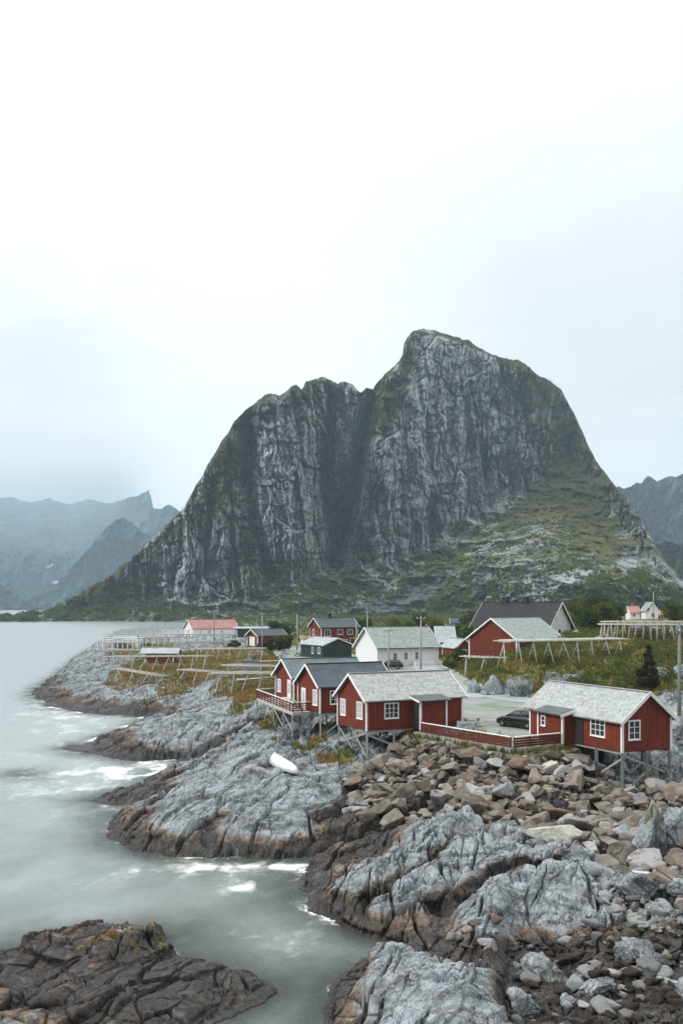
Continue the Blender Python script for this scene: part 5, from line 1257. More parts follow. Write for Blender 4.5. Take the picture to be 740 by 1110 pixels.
# blue-grey tarpaulin box
x0_, y0_ = W3(259,160); x1_, y1_ = W3(281,160); zb = terrain_z(x0_+1.5,y0_)
tr_ = empty('covered_crate', ((x0_+x1_)/2,y0_,zb), 'blue-grey tarpaulin covered box on the grass between the racks', 'box')
MB().hexa([(x0_,y0_,zb-.2),(x1_,y0_,zb-.2),(x1_,y0_+2,zb-.2),(x0_,y0_+2,zb-.2),(x0_+.06,y0_+.06,zb+1.75),(x1_-.06,y0_+.06,zb+1.8),(x1_-.1,y0_+1.9,zb+1.7),(x0_+.1,y0_+1.9,zb+1.65)]).build('cover', M['greytarp'], tr_, bevel=.06)
MB().hexa([(x0_-.1,y0_-.1,zb+1.83),(x1_+.1,y0_-.1,zb+1.87),(x1_+.1,y0_+2.1,zb+1.77),(x0_-.1,y0_+2.1,zb+1.73),(x0_-.1,y0_-.1,zb+1.88),(x1_+.1,y0_-.1,zb+1.92),(x1_+.1,y0_+2.1,zb+1.82),(x0_-.1,y0_+2.1,zb+1.78)]).build('lid', M['felt3'], tr_)
# stacked spare racking poles lying by the shore cabins
for i,(p0,p1,d_,zz_,lab) in enumerate([(256,300,138,.35,'bundle of bleached poles on the ground left of the decked cabins'),(262,330,175,.4,'long pale bundle of poles on the grass in front of the red garage')]):
    A_ = Vector((*W3(p0,d_),0)); B_ = Vector((*W3(p1,d_+3),0)); mb = MB()
    for k in range(7):
        o1 = Vector((0,random.uniform(-.8,.8),0)); a = A_+o1; b = B_+o1; mb.tube([(a.x,a.y,terrain_z(a.x,a.y)+zz_+.1*random.random()),(b.x,b.y,terrain_z(b.x,b.y)+zz_+.1*random.random())], .07, 6)
    o = mb.build('pole_bundle', M['woodpale']); meta(o, lab, 'timber')
# ================================================================= BOULDERS, TREES, SCRUB, GRASS
def ico(sub):
    bm = bmesh.new(); bmesh.ops.create_icosphere(bm, subdivisions=sub, radius=1)
    v = np.array([q.co[:] for q in bm.verts]); f = np.array([[q.index for q in fc.verts] for fc in bm.faces]); bm.free(); return v, f
def rock_shape(seed, v, nplane=12):
    g = np.random.default_rng(seed); n_ = g.normal(size=(nplane,3)); n_ /= np.linalg.norm(n_,axis=1,keepdims=True)
    off = g.uniform(.5,.95,nplane); dt = v@n_.T; rr = np.where(dt > .05, off/np.maximum(dt,.05), 9)
    k = 70.; rad = -np.log(np.sum(np.exp(-k*np.minimum(rr,3)),axis=1))/k; rad = np.clip(rad,.3,1.25)
    sc = np.array([1.15,.9,.68])*g.uniform(.8,1.2,3)
    p = v*rad[:,None]
    nz_ = fbm(p[:,0]*2.2+seed, p[:,1]*2.2+p[:,2]*1.7, 3, seed%50); p = p*(1+.09*nz_[:,None]); return p*sc
V4, F4 = ico(4); V3, F3 = ico(3); V6, F6 = ico(6); V5, F5 = ico(5)
def outcrop(px_, py_, z_, rx, ry, hh, rot, seed, label, cat='boulder', grp='outcrops beside the road'):
    # bedrock knob: rounded, split by a few joints, sunk into the ground
    p = rock_shape(seed, V6, 10); p = p/np.abs(p).max(0)
    for s_, a_ in ((1.3,.16),(3.1,.07),(7.,.03)):
        f1_, f2_, c_, dx_, dy_ = worley((p[:,0]+p[:,2]*.5)*s_+seed, (p[:,1]*.8-p[:,2]*.6)*s_+3, seed+int(s_*10))
        p = p*(1+(a_*((c_-.5)*1.2+((c_*7.3%1)-.5)*dx_*1.5) - a_*.5*sst(.10,0,f2_-f1_))[:,None])
    p = p*(1+.05*fbm(p[:,0]*5+p[:,2]*4, p[:,1]*5-p[:,2]*3, 4, seed)[:,None])
    x_, y_ = gp(px_, py_, z_); c, s = math.cos(rot), math.sin(rot); q = p*np.array([rx,ry,hh])
    q = np.stack([q[:,0]*c-q[:,1]*s, q[:,0]*s+q[:,1]*c, q[:,2]], 1)
    zb = terrain_z(x_,y_); n_ = len(q)
    o = mesh_np('boulder', q, F6, M['rock'], {'grass':.55*sst(.35,.8,q[:,2]/hh)*(seed%2), 'gravel':np.zeros(n_), 'tide':np.zeros(n_)+1.5})
    o.location = (x_,y_,zb+hh*.15); meta(o, label, cat, grp); return o
shapes = []
for k in range(16):
    me = mesh_np('boulder', rock_shape(100+k, V5), F5, M['boulder'], {'tint':np.full(len(V5), 0.)}, link=False); shapes.append(me)
RUBB = RUB
cand = []
def inpoly(P, x_, y_):
    ins = False; n_ = len(P)
    for i in range(n_):
        ax, ay = P[i]; bx_, by_ = P[(i+1)%n_]
        if (ay > y_) != (by_ > y_) and x_ < (bx_-ax)*(y_-ay)/(by_-ay+1e-12)+ax: ins = not ins
    return ins
outcrop(703,925,1.6,1.55,1.4,2.7,.3,201,'tall upright grey outcrop standing at the right among the lower stones',grp=None)
outcrop(742,915,2.0,1.6,1.8,2.0,.1,202,'pale grey rock mass cut off by the right edge of the picture',grp=None)
for i_,(a,b_,z_,rx,ry,hg,lab) in enumerate([(535,752,4.7,2.0,1.6,2.0,'broad grey outcrop behind the road, left of the rounded one'),(563,753,4.8,1.8,1.5,2.1,'rounded grey outcrop behind the road, nearest the slate roof ridge'),(516,751,4.6,1.0,1.0,1.5,'small narrow outcrop behind the road, furthest left of the row'),
    (600,748,5.2,2.6,1.6,1.9,'wide flat-topped outcrop behind the ridge of the right-hand cabin'),(625,735,6.2,1.8,1.5,1.2,'low grey rock under the legs of the long drying rack'),(712,742,5.6,1.6,1.3,1.0,'grey rock right of the dark conifer'),(742,745,5.4,1.9,1.6,1.6,'grey rock beside the tall crossarm pole'),
    (700,694,9,2.6,2,1.1,'grey rock on the bank under the wide drying rack'),(657,700,8.3,2.0,1.6,.9,'small rock on the bank left of the wide drying rack'),(750,800,4.2,1.5,1.8,2.2,'grey rock right of the right-hand cabin gable')]):
    outcrop(a,b_,z_,rx,ry,hg,.3*i_,210+i_,lab)
for i_,(a,b_,z_,rx,ry,hg,lab) in enumerate([(655,952,1.5,1.5,1.2,.9,'flat pale grey slab rock right of the broad pale headland rock'),(694,972,1.1,1.3,1.0,.9,'grey slab rock below the driftwood plank'),(625,938,1.7,1.1,.9,1.0,'blocky grey rock at the right shoulder of the middle headland'),(722,990,.8,1.2,.9,.7,'low grey rock at the edge of the weedy shelf, near the right border'),
    (742,962,1.4,1.2,1.1,1.0,'grey rock at the right border below the stone heap'),(655,1002,.5,.6,.45,.45,'small pale rock sitting alone on the dark weedy shelf'),(720,1003,.5,.55,.5,.35,'small brown-grey rock on the shelf, just below the slab rocks'),(640,1015,.4,.45,.4,.3,'pale stone on the dark shelf, left of the small pale rock'),(590,1052,.4,1.1,.8,.7,'long pale slab rock lying low in the middle of the dark shelf'),(690,1040,.4,1.0,.9,.6,'broad grey slab rock on the dark shelf near the right border'),(650,1075,.3,.8,.7,.5,'flat grey rock low on the dark shelf near the bottom edge'),(725,1070,.3,1.0,.8,.6,'grey rock in the lower right corner of the picture'),(566,1088,.4,.9,.8,.8,'grey rock standing against the lower pale headland rock'),(615,1085,.35,.35,.3,.25,'tiny light stone on the dark shelf near the bottom edge')]):
    outcrop(a,b_,z_,rx,ry,hg,.7*i_,240+2*i_,lab,grp='rocks at the edge of the weedy shelf')
xs = [p[0] for p in RUB]; ys = [p[1] for p in RUB]
grid = {}
def ok(x_, y_, r_):
    gi, gj = int(x_/1.5), int(y_/1.5)
    for a in range(gi-2, gi+3):
        for b in range(gj-2, gj+3):
            for (qx,qy,qr) in grid.get((a,b), ()):
                if (qx-x_)**2+(qy-y_)**2 < ((qr+r_)*.70)**2: return False
    return True
placed = []
KEEP = [(gp(*q)) for q in [(703,925,1.6),(738,905,2.4)]]
def pale(px_, py_, z_, r_, label, sh, rz, sc=(1,1,1), tintm=None):
    x_, y_ = gp(px_, py_, z_); o = bpy.data.objects.new('boulder', shapes[sh]); COL.objects.link(o)
    zz = terrain_z(x_,y_); o.location = (x_,y_,zz+r_*.25*sc[2]); o.rotation_euler = (random.uniform(-.3,.3),random.uniform(-.3,.3),rz); o.scale = (r_*sc[0],r_*sc[1],r_*sc[2])
    meta(o, label, 'boulder'); placed.append((x_,y_,r_)); grid.setdefault((int(x_/1.5),int(y_/1.5)),[]).append((x_,y_,r_)); return o
def tinted(col, name):
    n = NT(name); P = n.geo(); med = n.noise(P,3,5,.65); fine = n.noise(P,16,5,.7)
    c = n.mix(n.ramp(med,.35,.7), col, tuple(v*.6 for v in col)); c = n.mix(n.ramp(fine,.5,.75,0,.5), c, (.10,.09,.08))
    return n.set(c,.85,n.bump(n.math('ADD',n.math('MULTIPLY',med,.7),n.math('MULTIPLY',fine,.25)),.8,.12),spec=.25)
def recolor(o, m): o.data = o.data.copy(); o.data.materials.clear(); o.data.materials.append(m)
mpale = tinted((.48,.48,.43),'chalky_boulder'); mbrown = tinted((.22,.15,.12),'brown_boulder'); mgrey = tinted((.36,.39,.41),'grey_boulder')
recolor(pale(597,842,3.0,.78,'very pale pointed boulder standing out white in the middle of the rubble slope',3,.5,(1,.8,1.25)), mpale)
recolor(pale(603,868,2.6,.95,'largest brown boulder of the rubble, just below the white one',5,.2,(1.1,1,.9)), mbrown)
recolor(pale(547,856,2.8,.95,'broad grey boulder at the left of the rubble slope',7,1.0,(1.3,1,.8)), mgrey)
recolor(pale(562,838,3.2,.95,'rounded rust-brown boulder right under the bend of the red fence',9,0.4,(1.25,1,.9)), mbrown)
recolor(pale(672,901,1.9,1.0,'blue-grey boulder left of the upright outcrop at the right',2,.9,(1.3,.9,.6)), mgrey)
recolor(pale(592,905,2.0,1.0,'long pale tan boulder lying below the rubble slope',11,.1,(1.7,.9,.7)), mpale)
recolor(pale(420,838,2.6,.62,'pale grey boulder between the stilts of the middle cabin and the rubble',6,.1,(1.1,.9,.9)), mgrey)
n_obj = 8
for (rmin, rmax, tries) in ((.72,.95,160),(.5,.72,1300),(.35,.5,5500),(.24,.35,13000),(.14,.24,24000)):
    for _ in range(tries):
        x_ = random.uniform(min(xs),max(xs)); y_ = random.uniform(min(ys),max(ys)); r_ = random.uniform(rmin,rmax)
        if not inpoly(RUB, x_, y_) or not ok(x_,y_,r_): continue
        if any((x_-a)**2+(y_-b)**2 < 2.6 for a,b in KEEP): continue
        if path_dist([(6.0,80.9),(12.15,71.1),(16.3,73.7)], np.array([x_]), np.array([y_]))[0] < .75+r_*.8: continue
        pxp = x_/y_*F+CX
        if rmin > .7 and pxp > 700: continue
        grid.setdefault((int(x_/1.5),int(y_/1.5)),[]).append((x_,y_,r_)); placed.append((x_,y_,r_)); cand.append((x_,y_,r_))
vis = [c for c in cand if -20 < c[0]/c[1]*F+CX < 760]; rest_out = [c for c in cand if c not in set(vis)]
vis.sort(key=lambda c: -c[2]/c[1]); indiv, rest = vis[:285], vis[285:]+rest_out
for (x_,y_,r_) in indiv:
    o = bpy.data.objects.new('boulder', shapes[random.randrange(16)]); COL.objects.link(o)
    o.location = (x_,y_,terrain_z(x_,y_)+r_*.30); o.rotation_euler = (random.uniform(-.5,.5),random.uniform(-.5,.5),random.uniform(0,6.3)); o.scale = (r_*1.05,r_*1.05,r_*random.uniform(.85,1.15))
    meta(o, 'angular grey-brown boulder in the heap of rubble below the red fence', 'boulder', 'boulders of the rubble slope')
def scatter_rocks(name, items, label, nshape=8, mt='boulder'):
    sh = [rock_shape(300+k, V3, 12) for k in range(nshape)]
    Vs, Fs, Ts = [], [], []; off = 0
    for (x_,y_,r_) in items:
        s_ = sh[random.randrange(nshape)]; a = random.uniform(0,6.3); c_, q_ = math.cos(a), math.sin(a); b = random.uniform(-.5,.5); cb, sb2 = math.cos(b), math.sin(b)
        p = s_*r_; p = np.stack([p[:,0], p[:,1]*cb-p[:,2]*sb2, p[:,1]*sb2+p[:,2]*cb], 1); p = np.stack([p[:,0]*c_-p[:,1]*q_, p[:,0]*q_+p[:,1]*c_, p[:,2]], 1)
        p += (x_,y_,terrain_z(x_,y_)+r_*.3); Vs.append(p); Fs.append(F3+off); off += len(p); Ts.append(np.full(len(p), random.random()))
    o = mesh_np(name, np.concatenate(Vs), np.concatenate(Fs), M[mt], {'tint':np.concatenate(Ts)}); meta(o, label, kind='stuff'); return o
# small loose stones: filling the rubble and strewn on the shelves at the lower right
peb = []
PEB = [gp(*q) for q in [(640,925,1.6),(690,915,1.8),(760,940,1.4),(770,1010,.8),(700,1005,.8),(655,985,1.0),(640,960,1.4)]]
SHO = [gp(*q) for q in [(470,1012,.5),(560,1015,.5),(660,1000,.8),(770,1010,.7),(790,1130,.4),(560,1130,.4),(545,1060,.5)]]
sho = []
for poly_, cnt, r0, r1, peb_ in ((PEB,1300,.10,.42,peb),(SHO,500,.06,.34,sho)):
    X_ = [p[0] for p in poly_]; Y_ = [p[1] for p in poly_]
    for _ in range(cnt):
        x_ = random.uniform(min(X_),max(X_)); y_ = random.uniform(min(Y_),max(Y_)); r_ = r0+(r1-r0)*random.random()**2.5
        if inpoly(poly_, x_, y_) and not any((x_-a)**2+(y_-b)**2 < 3.2 for a,b in KEEP) and abs(terrain_z(x_,y_+.2)-terrain_z(x_,y_-.2)) < .3: peb_.append((x_,y_,r_))
X_ = [p[0] for p in SHO]; Y_ = [p[1] for p in SHO]
for _ in range(230):
    x_ = random.uniform(min(X_),max(X_)); y_ = random.uniform(min(Y_),max(Y_)); r_ = .10+.42*random.random()**2.2
    if inpoly(SHO, x_, y_) and fbm(np.array([x_/2.2]), np.array([y_/3.]), 2, 91)[0] > -.12: peb.append((x_,y_,r_))
scatter_rocks('rubble_stones', rest, 'smaller stones filling the gaps of the boulder slope')
n = NT('pale_beach_stone'); P = n.geo(); tt = n.attr('tint')
c = n.mix(tt, (.10,.105,.11), (.32,.34,.345)); c = n.mix(n.ramp(n.noise(P,3,5,.7),.45,.7,0,.6), c, (.13,.115,.10)); c = n.mix(n.ramp(n.noise(P,14,4,.7),.5,.7,0,.6), c, (.09,.09,.088))
M['beach'] = n.set(c, .85, n.bump(n.noise(P,9,5,.7),.7,.06), spec=.25)
scatter_rocks('beach_stones', peb, 'pale grey broken stones heaped around the upright outcrop at the right', mt='beach')
scatter_rocks('shore_stones', sho, 'loose stones strewn over the weedy shelf at the lower right')

# ---------------- leaves
def leaf_cloud(name, centers, radii, nleaf, size, mat, parent, flat=.8, seed=1, kind=None, tintfn=None):
    g = np.random.default_rng(seed); Vs, Fs, Ts = [], [], []
    C_ = np.array(centers); Rr = np.array(radii)
    w_ = Rr**2/np.sum(Rr**2); idx = g.choice(len(C_), nleaf, p=w_)
    d_ = g.normal(size=(nleaf,3)); d_ /= np.linalg.norm(d_,axis=1,keepdims=True); rad = Rr[idx]*g.uniform(.55,1.08,nleaf)
    c_ = C_[idx]+d_*rad[:,None]*np.array([1,1,flat]); 
    a = g.normal(size=(nleaf,3)); a /= np.linalg.norm(a,axis=1,keepdims=True); b = np.cross(a, g.normal(size=(nleaf,3))); b /= np.linalg.norm(b,axis=1,keepdims=True)
    s_ = size*g.uniform(.6,1.4,nleaf)[:,None]
    q = np.stack([c_-a*s_, c_-b*s_*.55, c_+a*s_, c_+b*s_*.55], 1).reshape(-1,3)
    f = np.arange(nleaf*4).reshape(-1,4)
    clump = g.uniform(0,1,len(C_)); t_ = np.clip(clump[idx]*.6+.4*g.uniform(0,1,nleaf),0,1)
    o = mesh_np(name, q, f, mat, {'tint':np.repeat(t_,4)}, smooth=False)
    if parent is not None: o.parent = parent; o.matrix_parent_inverse.identity(); 
    return o
def tree(px_, d_, hgt, wid, label, mat='broad', kind='tree', seed=0, grp='trees and bushes behind the houses', n=2200, leaf=.16, conifer=False, base=None, dz=0):
    g = random.Random(seed); x_, y_ = W3(px_, d_); zb = terrain_z(x_,y_)+dz
    root = empty(kind, (x_,y_,zb), label, 'bush' if kind == 'bush' else 'tree', grp)
    tk = MB(); top = hgt*(.95 if conifer else .6)
    tk.tube([(0,0,-.3),(g.uniform(-.1,.1),0,top*.5),(g.uniform(-.2,.2),g.uniform(-.2,.2),top)], [max(.05,hgt*.03),hgt*.02,hgt*.008], 7)
    cen, rad = [], []
    if conifer:
        for k in range(30):
            t = g.random()**.8; rr = wid/2*(1-t*.88)*g.uniform(.6,1.05); a = g.uniform(0,6.28)
            cen.append((rr*.62*math.cos(a), rr*.62*math.sin(a), hgt*(.08+.9*t))); rad.append(max(.2,rr*.5))
            tk.tube([(0,0,hgt*(.08+.9*t)), (rr*math.cos(a), rr*math.sin(a), hgt*(.06+.88*t))], [.03,.01], 5)
    else:
        nb = 9 if kind == 'bush' else 16
        for k in range(nb):
            a = g.uniform(0,6.28); rr = wid/2*g.uniform(.2,.8); z_ = hgt*(g.uniform(.2,.85) if kind == 'bush' else g.uniform(.35,.92))
            cen.append((rr*math.cos(a), rr*math.sin(a), z_)); rad.append(min(wid,hgt)*g.uniform(.16,.3))
            tk.tube([(0,0,hgt*.25*g.random()), (rr*math.cos(a)*.5, rr*math.sin(a)*.5, z_*.6), (rr*math.cos(a), rr*math.sin(a), z_)], [.05,.03,.015], 5)
    tr_ = tk.build('trunk' if kind != 'bush' else 'stem', M['bark']); tr_.parent = root
    leaf_cloud('crown' if kind != 'bush' else 'foliage', cen, rad, n, leaf, M[mat], root, seed=seed+5)
    return root
tree(702,112,5.0,3.2,'dark brown-green conifer behind the ridge of the right-hand cabin','conifer','conifer',3,n=9000,leaf=.10,conifer=True)
for i,(px_,d_,h_,w_,lab,m_,kd) in enumerate([
  (285,222,2.4,4.2,'dark rounded bush right of the white garage door','broad','bush'),(297,219,3.0,5.0,'larger dark bush in front of the red garage window','broad','bush'),(308,224,3.4,4.5,'tall bush filling the gap between the garage and the two-storey house','olive','bush'),
  (254,236,2.2,3.6,'small bush left of the white garage door','olive','bush'),(303,250,6,6,'leafy tree behind the garage and left of the balcony','broad','tree'),
  (640,196,5.6,5.5,'dark leafy tree right behind the white gable of the black roofed house','broad','tree'),(652,215,6.6,6.5,'tall leafy tree over the small pale hut','broad','tree'),(653,200,5.6,6.5,'dark tree left of the wide drying rack','olive','tree'),(664,210,5.2,6,'tree between the pale hut and the distant red roofed house','broad','tree'),(632,240,7,7,'tree rising behind the black roof near its gable','olive','tree'),
  (504,225,5,5,'bush tree just left of the black roof','olive','tree'),(470,260,6,7,'dark tree behind the right end of the white house roof','olive','tree'),(452,270,7,7,'bushy tree behind the middle of the white house roof','broad','tree'),(512,240,7,6,'tree between the dark blue roof and the black roof','broad','tree'),
  (430,290,6,8,'low tree behind the left part of the white house roof','olive','tree'),(395,285,6,7,'tree behind the pole above the white gable','broad','tree'),(735,210,5,7,'dark tree under the distant pink roof at the right edge','olive','tree'),
  (498,170,2.6,3.0,'light green bush at the left corner of the red barn','broad','bush'),(486,160,2.0,3.5,'scrubby bush below the little red hut','olive','bush')]):
    tree(px_,d_,h_,w_,lab,m_,kd,20+i,n=3800 if kd == 'tree' else 2200,leaf=.20 if d_ > 180 else .15)

# ---------------- grass tufts (uncountable)
def tufts(name, pts, hgt, mat, label, blades=7, seed=3, tint=None):
    g = np.random.default_rng(seed); n_ = len(pts); P_ = np.repeat(np.array(pts), blades, 0); m_ = len(P_)
    a = g.uniform(0,6.28,m_); sp = g.uniform(0,.16,m_); bx_ = P_[:,0]+np.cos(a)*sp; by_ = P_[:,1]+np.sin(a)*sp
    h_ = hgt*g.uniform(.5,1.3,m_)*np.repeat(g.uniform(.6,1.3,n_),blades); ln = g.uniform(.1,.55,m_)*h_
    w2 = .025+.02*g.random(m_); ca, sa = np.cos(a+1.57), np.sin(a+1.57)
    z_ = P_[:,2]-.05
    q = np.stack([np.stack([bx_-ca*w2,by_-sa*w2,z_],1), np.stack([bx_+ca*w2,by_+sa*w2,z_],1), np.stack([bx_+np.cos(a)*ln,by_+np.sin(a)*ln,z_+h_],1)],1).reshape(-1,3)
    t_ = np.clip(np.repeat(tint if tint is not None else g.random(n_),blades)+g.normal(0,.12,m_),0,1)
    o = mesh_np(name, q, np.arange(m_*3).reshape(-1,3), mat, {'tint':np.repeat(t_,3)}, smooth=False); meta(o, label, kind='stuff'); return o
gi, gj = np.nonzero((grass > .42) & (GY < 230) & (GX/GY*F+CX > -40) & (GX/GY*F+CX < 790) & (rd > 2.6))
area = GY[gi,gj]**2   # vertices thin out with distance: choose so that the density on the ground is even
g = np.random.default_rng(4); dy = np.abs(np.gradient(TD))[gi]; dxv = np.gradient(TP)[gj]/F*GY[gi,gj]; cell = dy*dxv
pr_ = np.clip(cell*5.5*np.clip(140/GY[gi,gj],.5,1.6)/1.0, 0, 1); sel = g.random(len(gi)) < pr_; gi, gj = gi[sel], gj[sel]
gx_, gy_2, gz_ = GX[gi,gj], GY[gi,gj], HZ[gi,gj]
gx_ = gx_+g.normal(0,.12,len(gx_)); gy_2 = gy_2+g.normal(0,.2,len(gx_))
tn = np.clip(.42+1.3*fbm(gx_/6, gy_2/9, 3, 33)+.35*(gx_ < -8)-.22*sst(4,10,gx_)*(gy_2 < 112), 0, 1)
print('tufts', len(gx_))
tufts('grass', np.stack([gx_,gy_2,gz_],1), .42, M['turf'], 'rough green and rust-coloured grass on the banks and headland', blades=8, tint=tn)
# low scrub on the bank behind the road and around the village: clumps of small leaves
g = np.random.default_rng(9); cen = []; rad = []
for _ in range(9000):
    px_ = g.uniform(470,800); d_ = g.uniform(112,230); x_, y_ = W3(px_, d_)
    if fbm(np.array([x_/9]), np.array([y_/14]), 3, 44)[0] < .02 or path_dist(ROADC, np.array([x_]), np.array([y_]))[0] < 4: continue
    if terrain_z(x_,y_) < 4.8: continue
    r_ = g.uniform(.25,.95); cen.append((x_,y_,terrain_z(x_,y_)+r_*.4)); rad.append(r_)
for _ in range(900):
    px_ = g.uniform(230,480); d_ = g.uniform(170,330); x_, y_ = W3(px_, d_)
    if terrain_z(x_,y_) < 3 or fbm(np.array([x_/9]), np.array([y_/14]), 3, 44)[0] < .03: continue
    if d_ < 215 and px_ > 330: continue
    r_ = g.uniform(.3,.9); cen.append((x_,y_,terrain_z(x_,y_)+r_*.4)); rad.append(r_)
print('scrub', len(cen))
meta(leaf_cloud('scrub', cen, rad, 170000, .12, M['olive'], None, seed=12), 'low olive-green scrub covering the bank behind the road', kind='stuff')
cen = []; rad = []
for _ in range(4200):
    px_ = g.uniform(255,860); d_ = 240+560*g.random()**1.3; x_, y_ = W3(px_, d_)
    if d_ < 400 and px_ < 300: continue
    if terrain_z(x_,y_) < 2: continue
    if any(abs(px_-a) < b and d_ < c for a,b,c in ((352,42,275),(284,30,262),(505,28,275),(570,60,240),(706,40,352))): continue
    r_ = g.uniform(.7,2.4)*(1.0 if d_ < 420 else 1.4); cen.append((x_,y_,terrain_z(x_,y_)+r_*.35)); rad.append(r_)
meta(leaf_cloud('thicket', cen, rad, 90000, .45, M['olive'], None, seed=14), 'low birch and willow thicket between the village and the mountain', kind='stuff')
# scrub and birch thickets on the mountain's lower slopes
g = np.random.default_rng(19); cen = []; rad = []
_S = slope_of(MV); nr_ = 470
tries = 0
VV = MV[:470]; PXm = np.repeat(px_m[None,:], 470, 0); PYm = HY-(VV[...,2]-CAMZ)/VV[...,1]*F
dens = sst(604,640,PYm)*sst(-6,10,PYm-interp_pts(CL,PXm.ravel()).reshape(PXm.shape))*(fbm(PXm/22,PYm/12,3,88) > -.06)*sst(674,671,PYm)
dens = np.maximum(dens, .12*g2(PXm,PYm,120,650,60,18)+.6*g2(PXm,PYm,330,645,50,18)+.4*g2(PXm,PYm,600,600,40,30)*(fbm(PXm/14,PYm/9,3,89) > .05))
dens *= 1-.92*np.clip(1.2*g2(PXm,PYm,425,656,46,13,-.25)+g2(PXm,PYm,462,634,30,9,-.55)+g2(PXm,PYm,590,640,46,7,-.38)+g2(PXm,PYm,275,657,38,12,-.3),0,1)
pr_ = (dens/np.sum(dens)).ravel(); ix = g.choice(len(pr_), 7500, p=pr_); PV = VV.reshape(-1,3)[ix]
cen = PV+np.array([0,0,1.0]); rad = g.uniform(.8,2.6,len(ix))*np.where(g.random(len(ix)) < .12, 1.6, 1)
meta(leaf_cloud('mountain_scrub', cen, rad, 200000, .75, M['olive'], None, seed=15, flat=.85), 'dark birch scrub on the lower slopes of the mountain', kind='stuff')
# ================================================================= AIR, SKY, SUN, CAMERA
_v = [(-4500,-60,-9),(4500,-60,-9),(4500,10500,-9),(-4500,10500,-9)]
hz = MB(); hz.hexa(_v + [(a,b,860) for a,b,_ in _v])
n = NT('thin_air'); n.t.nodes.remove(n.p)
pv = n.t.nodes.new('ShaderNodeVolumePrincipled'); pv.inputs['Color'].default_value = (.64,.84,.98,1); pv.inputs['Density'].default_value = 1.15e-4; pv.inputs['Anisotropy'].default_value = .1
n.l(pv.outputs[0], n.out.inputs['Volume'])
hazeo = hz.build('haze', n.m); meta(hazeo, 'thin bluish mist that fades the distance', kind='stuff')

SUN_EL, SUN_AZ = 42, -68          # azimuth from +Y (view direction) towards +X; negative = left
w = bpy.data.worlds.new('World'); scene.world = w; w.use_nodes = True
t = w.node_tree; t.nodes.clear()
W = NT.__new__(NT); W.t = t
out = t.nodes.new('ShaderNodeOutputWorld'); bg = t.nodes.new('ShaderNodeBackground'); t.links.new(bg.outputs[0], out.inputs[0])
bg.inputs['Strength'].default_value = .1
sky = t.nodes.new('ShaderNodeTexSky'); sky.sky_type = 'NISHITA'; sky.sun_disc = False
sky.sun_elevation = R(SUN_EL); sky.sun_rotation = R(SUN_AZ); sky.air_density = 1; sky.dust_density = 2
d = W.tc('Generated'); S = W.sep(d)
nz = W.noise(W.vec('MULTIPLY', d, (2.2,2.2,6)), 1.3, 6, .6, .3); nz2 = W.noise(W.vec('MULTIPLY', d, (1.5,1.5,9)), 2.2, 5, .55)
wob = W.math('ADD', W.math('MULTIPLY', W.math('SUBTRACT', nz, .5), .55), W.math('MULTIPLY', W.math('SUBTRACT', nz2, .5), .25))
def dirn(px, py):
    v = Vector(((px-CX)/F, 1, -(py-HY)/F)).normalized(); return tuple(v)
def blobm(px, py, r0, r1):
    dist = W.vec('LENGTH', W.vec('MULTIPLY', W.vec('SUBTRACT', d, dirn(px,py)), (1,1,1.25)))
    return W.ramp(W.math('ADD', dist, W.math('MULTIPLY', wob, .45)), r0, r1, 1, 0)
white = (7.7,7.72,7.66)
base = W.mix(W.ramp(S[2], .0, .22, 0, 1), (7.4,7.5,7.45), white); base = W.mix(W.ramp(S[2], .5, .72, 0, 1), base, (14.5,14.3,14.0))  # unseen sky above the frame brightened to keep up the light
base = W.mix(W.math('MULTIPLY', W.ramp(nz, .52, .7, 0, .5), W.ramp(S[2], .6, .4, 0, 1)), base, (6.7,6.75,6.7))
c = W.mix(W.math('MULTIPLY', blobm(740,370,.05,.36), .9), base, (5.75,6.0,5.98))
c = W.mix(W.math('MULTIPLY', blobm(790,470,.02,.14), .5), c, (5.2,5.6,5.7))
c = W.mix(W.math('MULTIPLY', blobm(700,505,.0,.09), .75), c, (6.8,7.0,6.95))
lowb = W.math('MULTIPLY', W.ramp(W.math('ADD', S[2], W.math('MULTIPLY', wob, .07)), .20, .115, 0, 1), W.ramp(S[0], -.15, -.24, 0, 1))
c = W.mix(W.math('MULTIPLY', lowb, .95), c, (4.9,5.25,5.3))
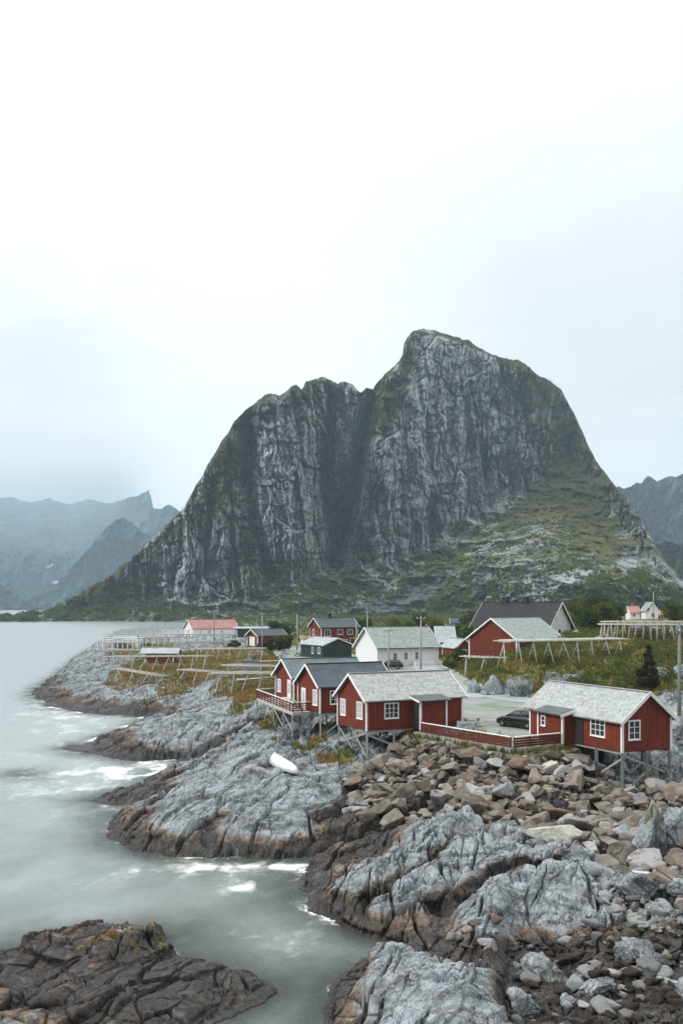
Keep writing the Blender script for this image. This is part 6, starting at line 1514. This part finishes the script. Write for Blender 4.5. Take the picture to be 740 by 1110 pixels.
low2 = W.math('MULTIPLY', W.ramp(W.math('ADD', S[2], W.math('MULTIPLY', wob, .03)), .145, .108, 0, 1), W.ramp(S[0], -.18, -.235, 0, 1))
c = W.mix(W.math('MULTIPLY', low2, .97), c, (3.0,3.4,3.5))
c = W.mix(W.math('MULTIPLY', blobm(40,388,.0,.13), .8), c, (6.1,6.3,6.3)); c = W.mix(W.math('MULTIPLY', blobm(10,480,.0,.2), .7), c, (5.9,6.15,6.15))
c = W.mix(W.ramp(S[1], .05, -.55, 0, .62), c, (2.3,2.3,2.25))  # unseen sky behind the camera darkened to add contrast
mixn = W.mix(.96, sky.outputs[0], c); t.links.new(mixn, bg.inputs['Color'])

sl = bpy.data.lights.new('sun', 'SUN'); sl.energy = 1.5; sl.angle = R(12); sl.color = (1,.965,.92)
so = bpy.data.objects.new('sun', sl); COL.objects.link(so)
sv = Vector((math.sin(R(SUN_AZ))*math.cos(R(SUN_EL)), math.cos(R(SUN_AZ))*math.cos(R(SUN_EL)), math.sin(R(SUN_EL))))
sv = Vector((-.70,-.28,.66)).normalized()
sky.sun_elevation = math.asin(sv.z); sky.sun_rotation = math.atan2(sv.x, sv.y)
so.rotation_euler = sv.to_track_quat('Z','Y').to_euler()

cd = bpy.data.cameras.new('camera'); co = bpy.data.objects.new('camera', cd); COL.objects.link(co)
co.location = (0,0,CAMZ); co.rotation_euler = (R(90),0,0)
cd.sensor_fit = 'HORIZONTAL'; cd.sensor_width = 24; cd.lens = F/740*24; cd.shift_y = (HY-555)/740.
cd.clip_start = .5; cd.clip_end = 40000
scene.camera = co
scene.render.engine = 'CYCLES'
scene.view_settings.view_transform = 'Standard'; scene.view_settings.look = 'None'
scene.view_settings.exposure = .6; scene.view_settings.gamma = 1; scene.view_settings.use_curve_mapping = False
scene.cycles.max_bounces = 5; scene.cycles.diffuse_bounces = 2; scene.cycles.glossy_bounces = 2; scene.cycles.transparent_max_bounces = 8; scene.cycles.volume_bounces = 3
scene.cycles.use_denoising = True
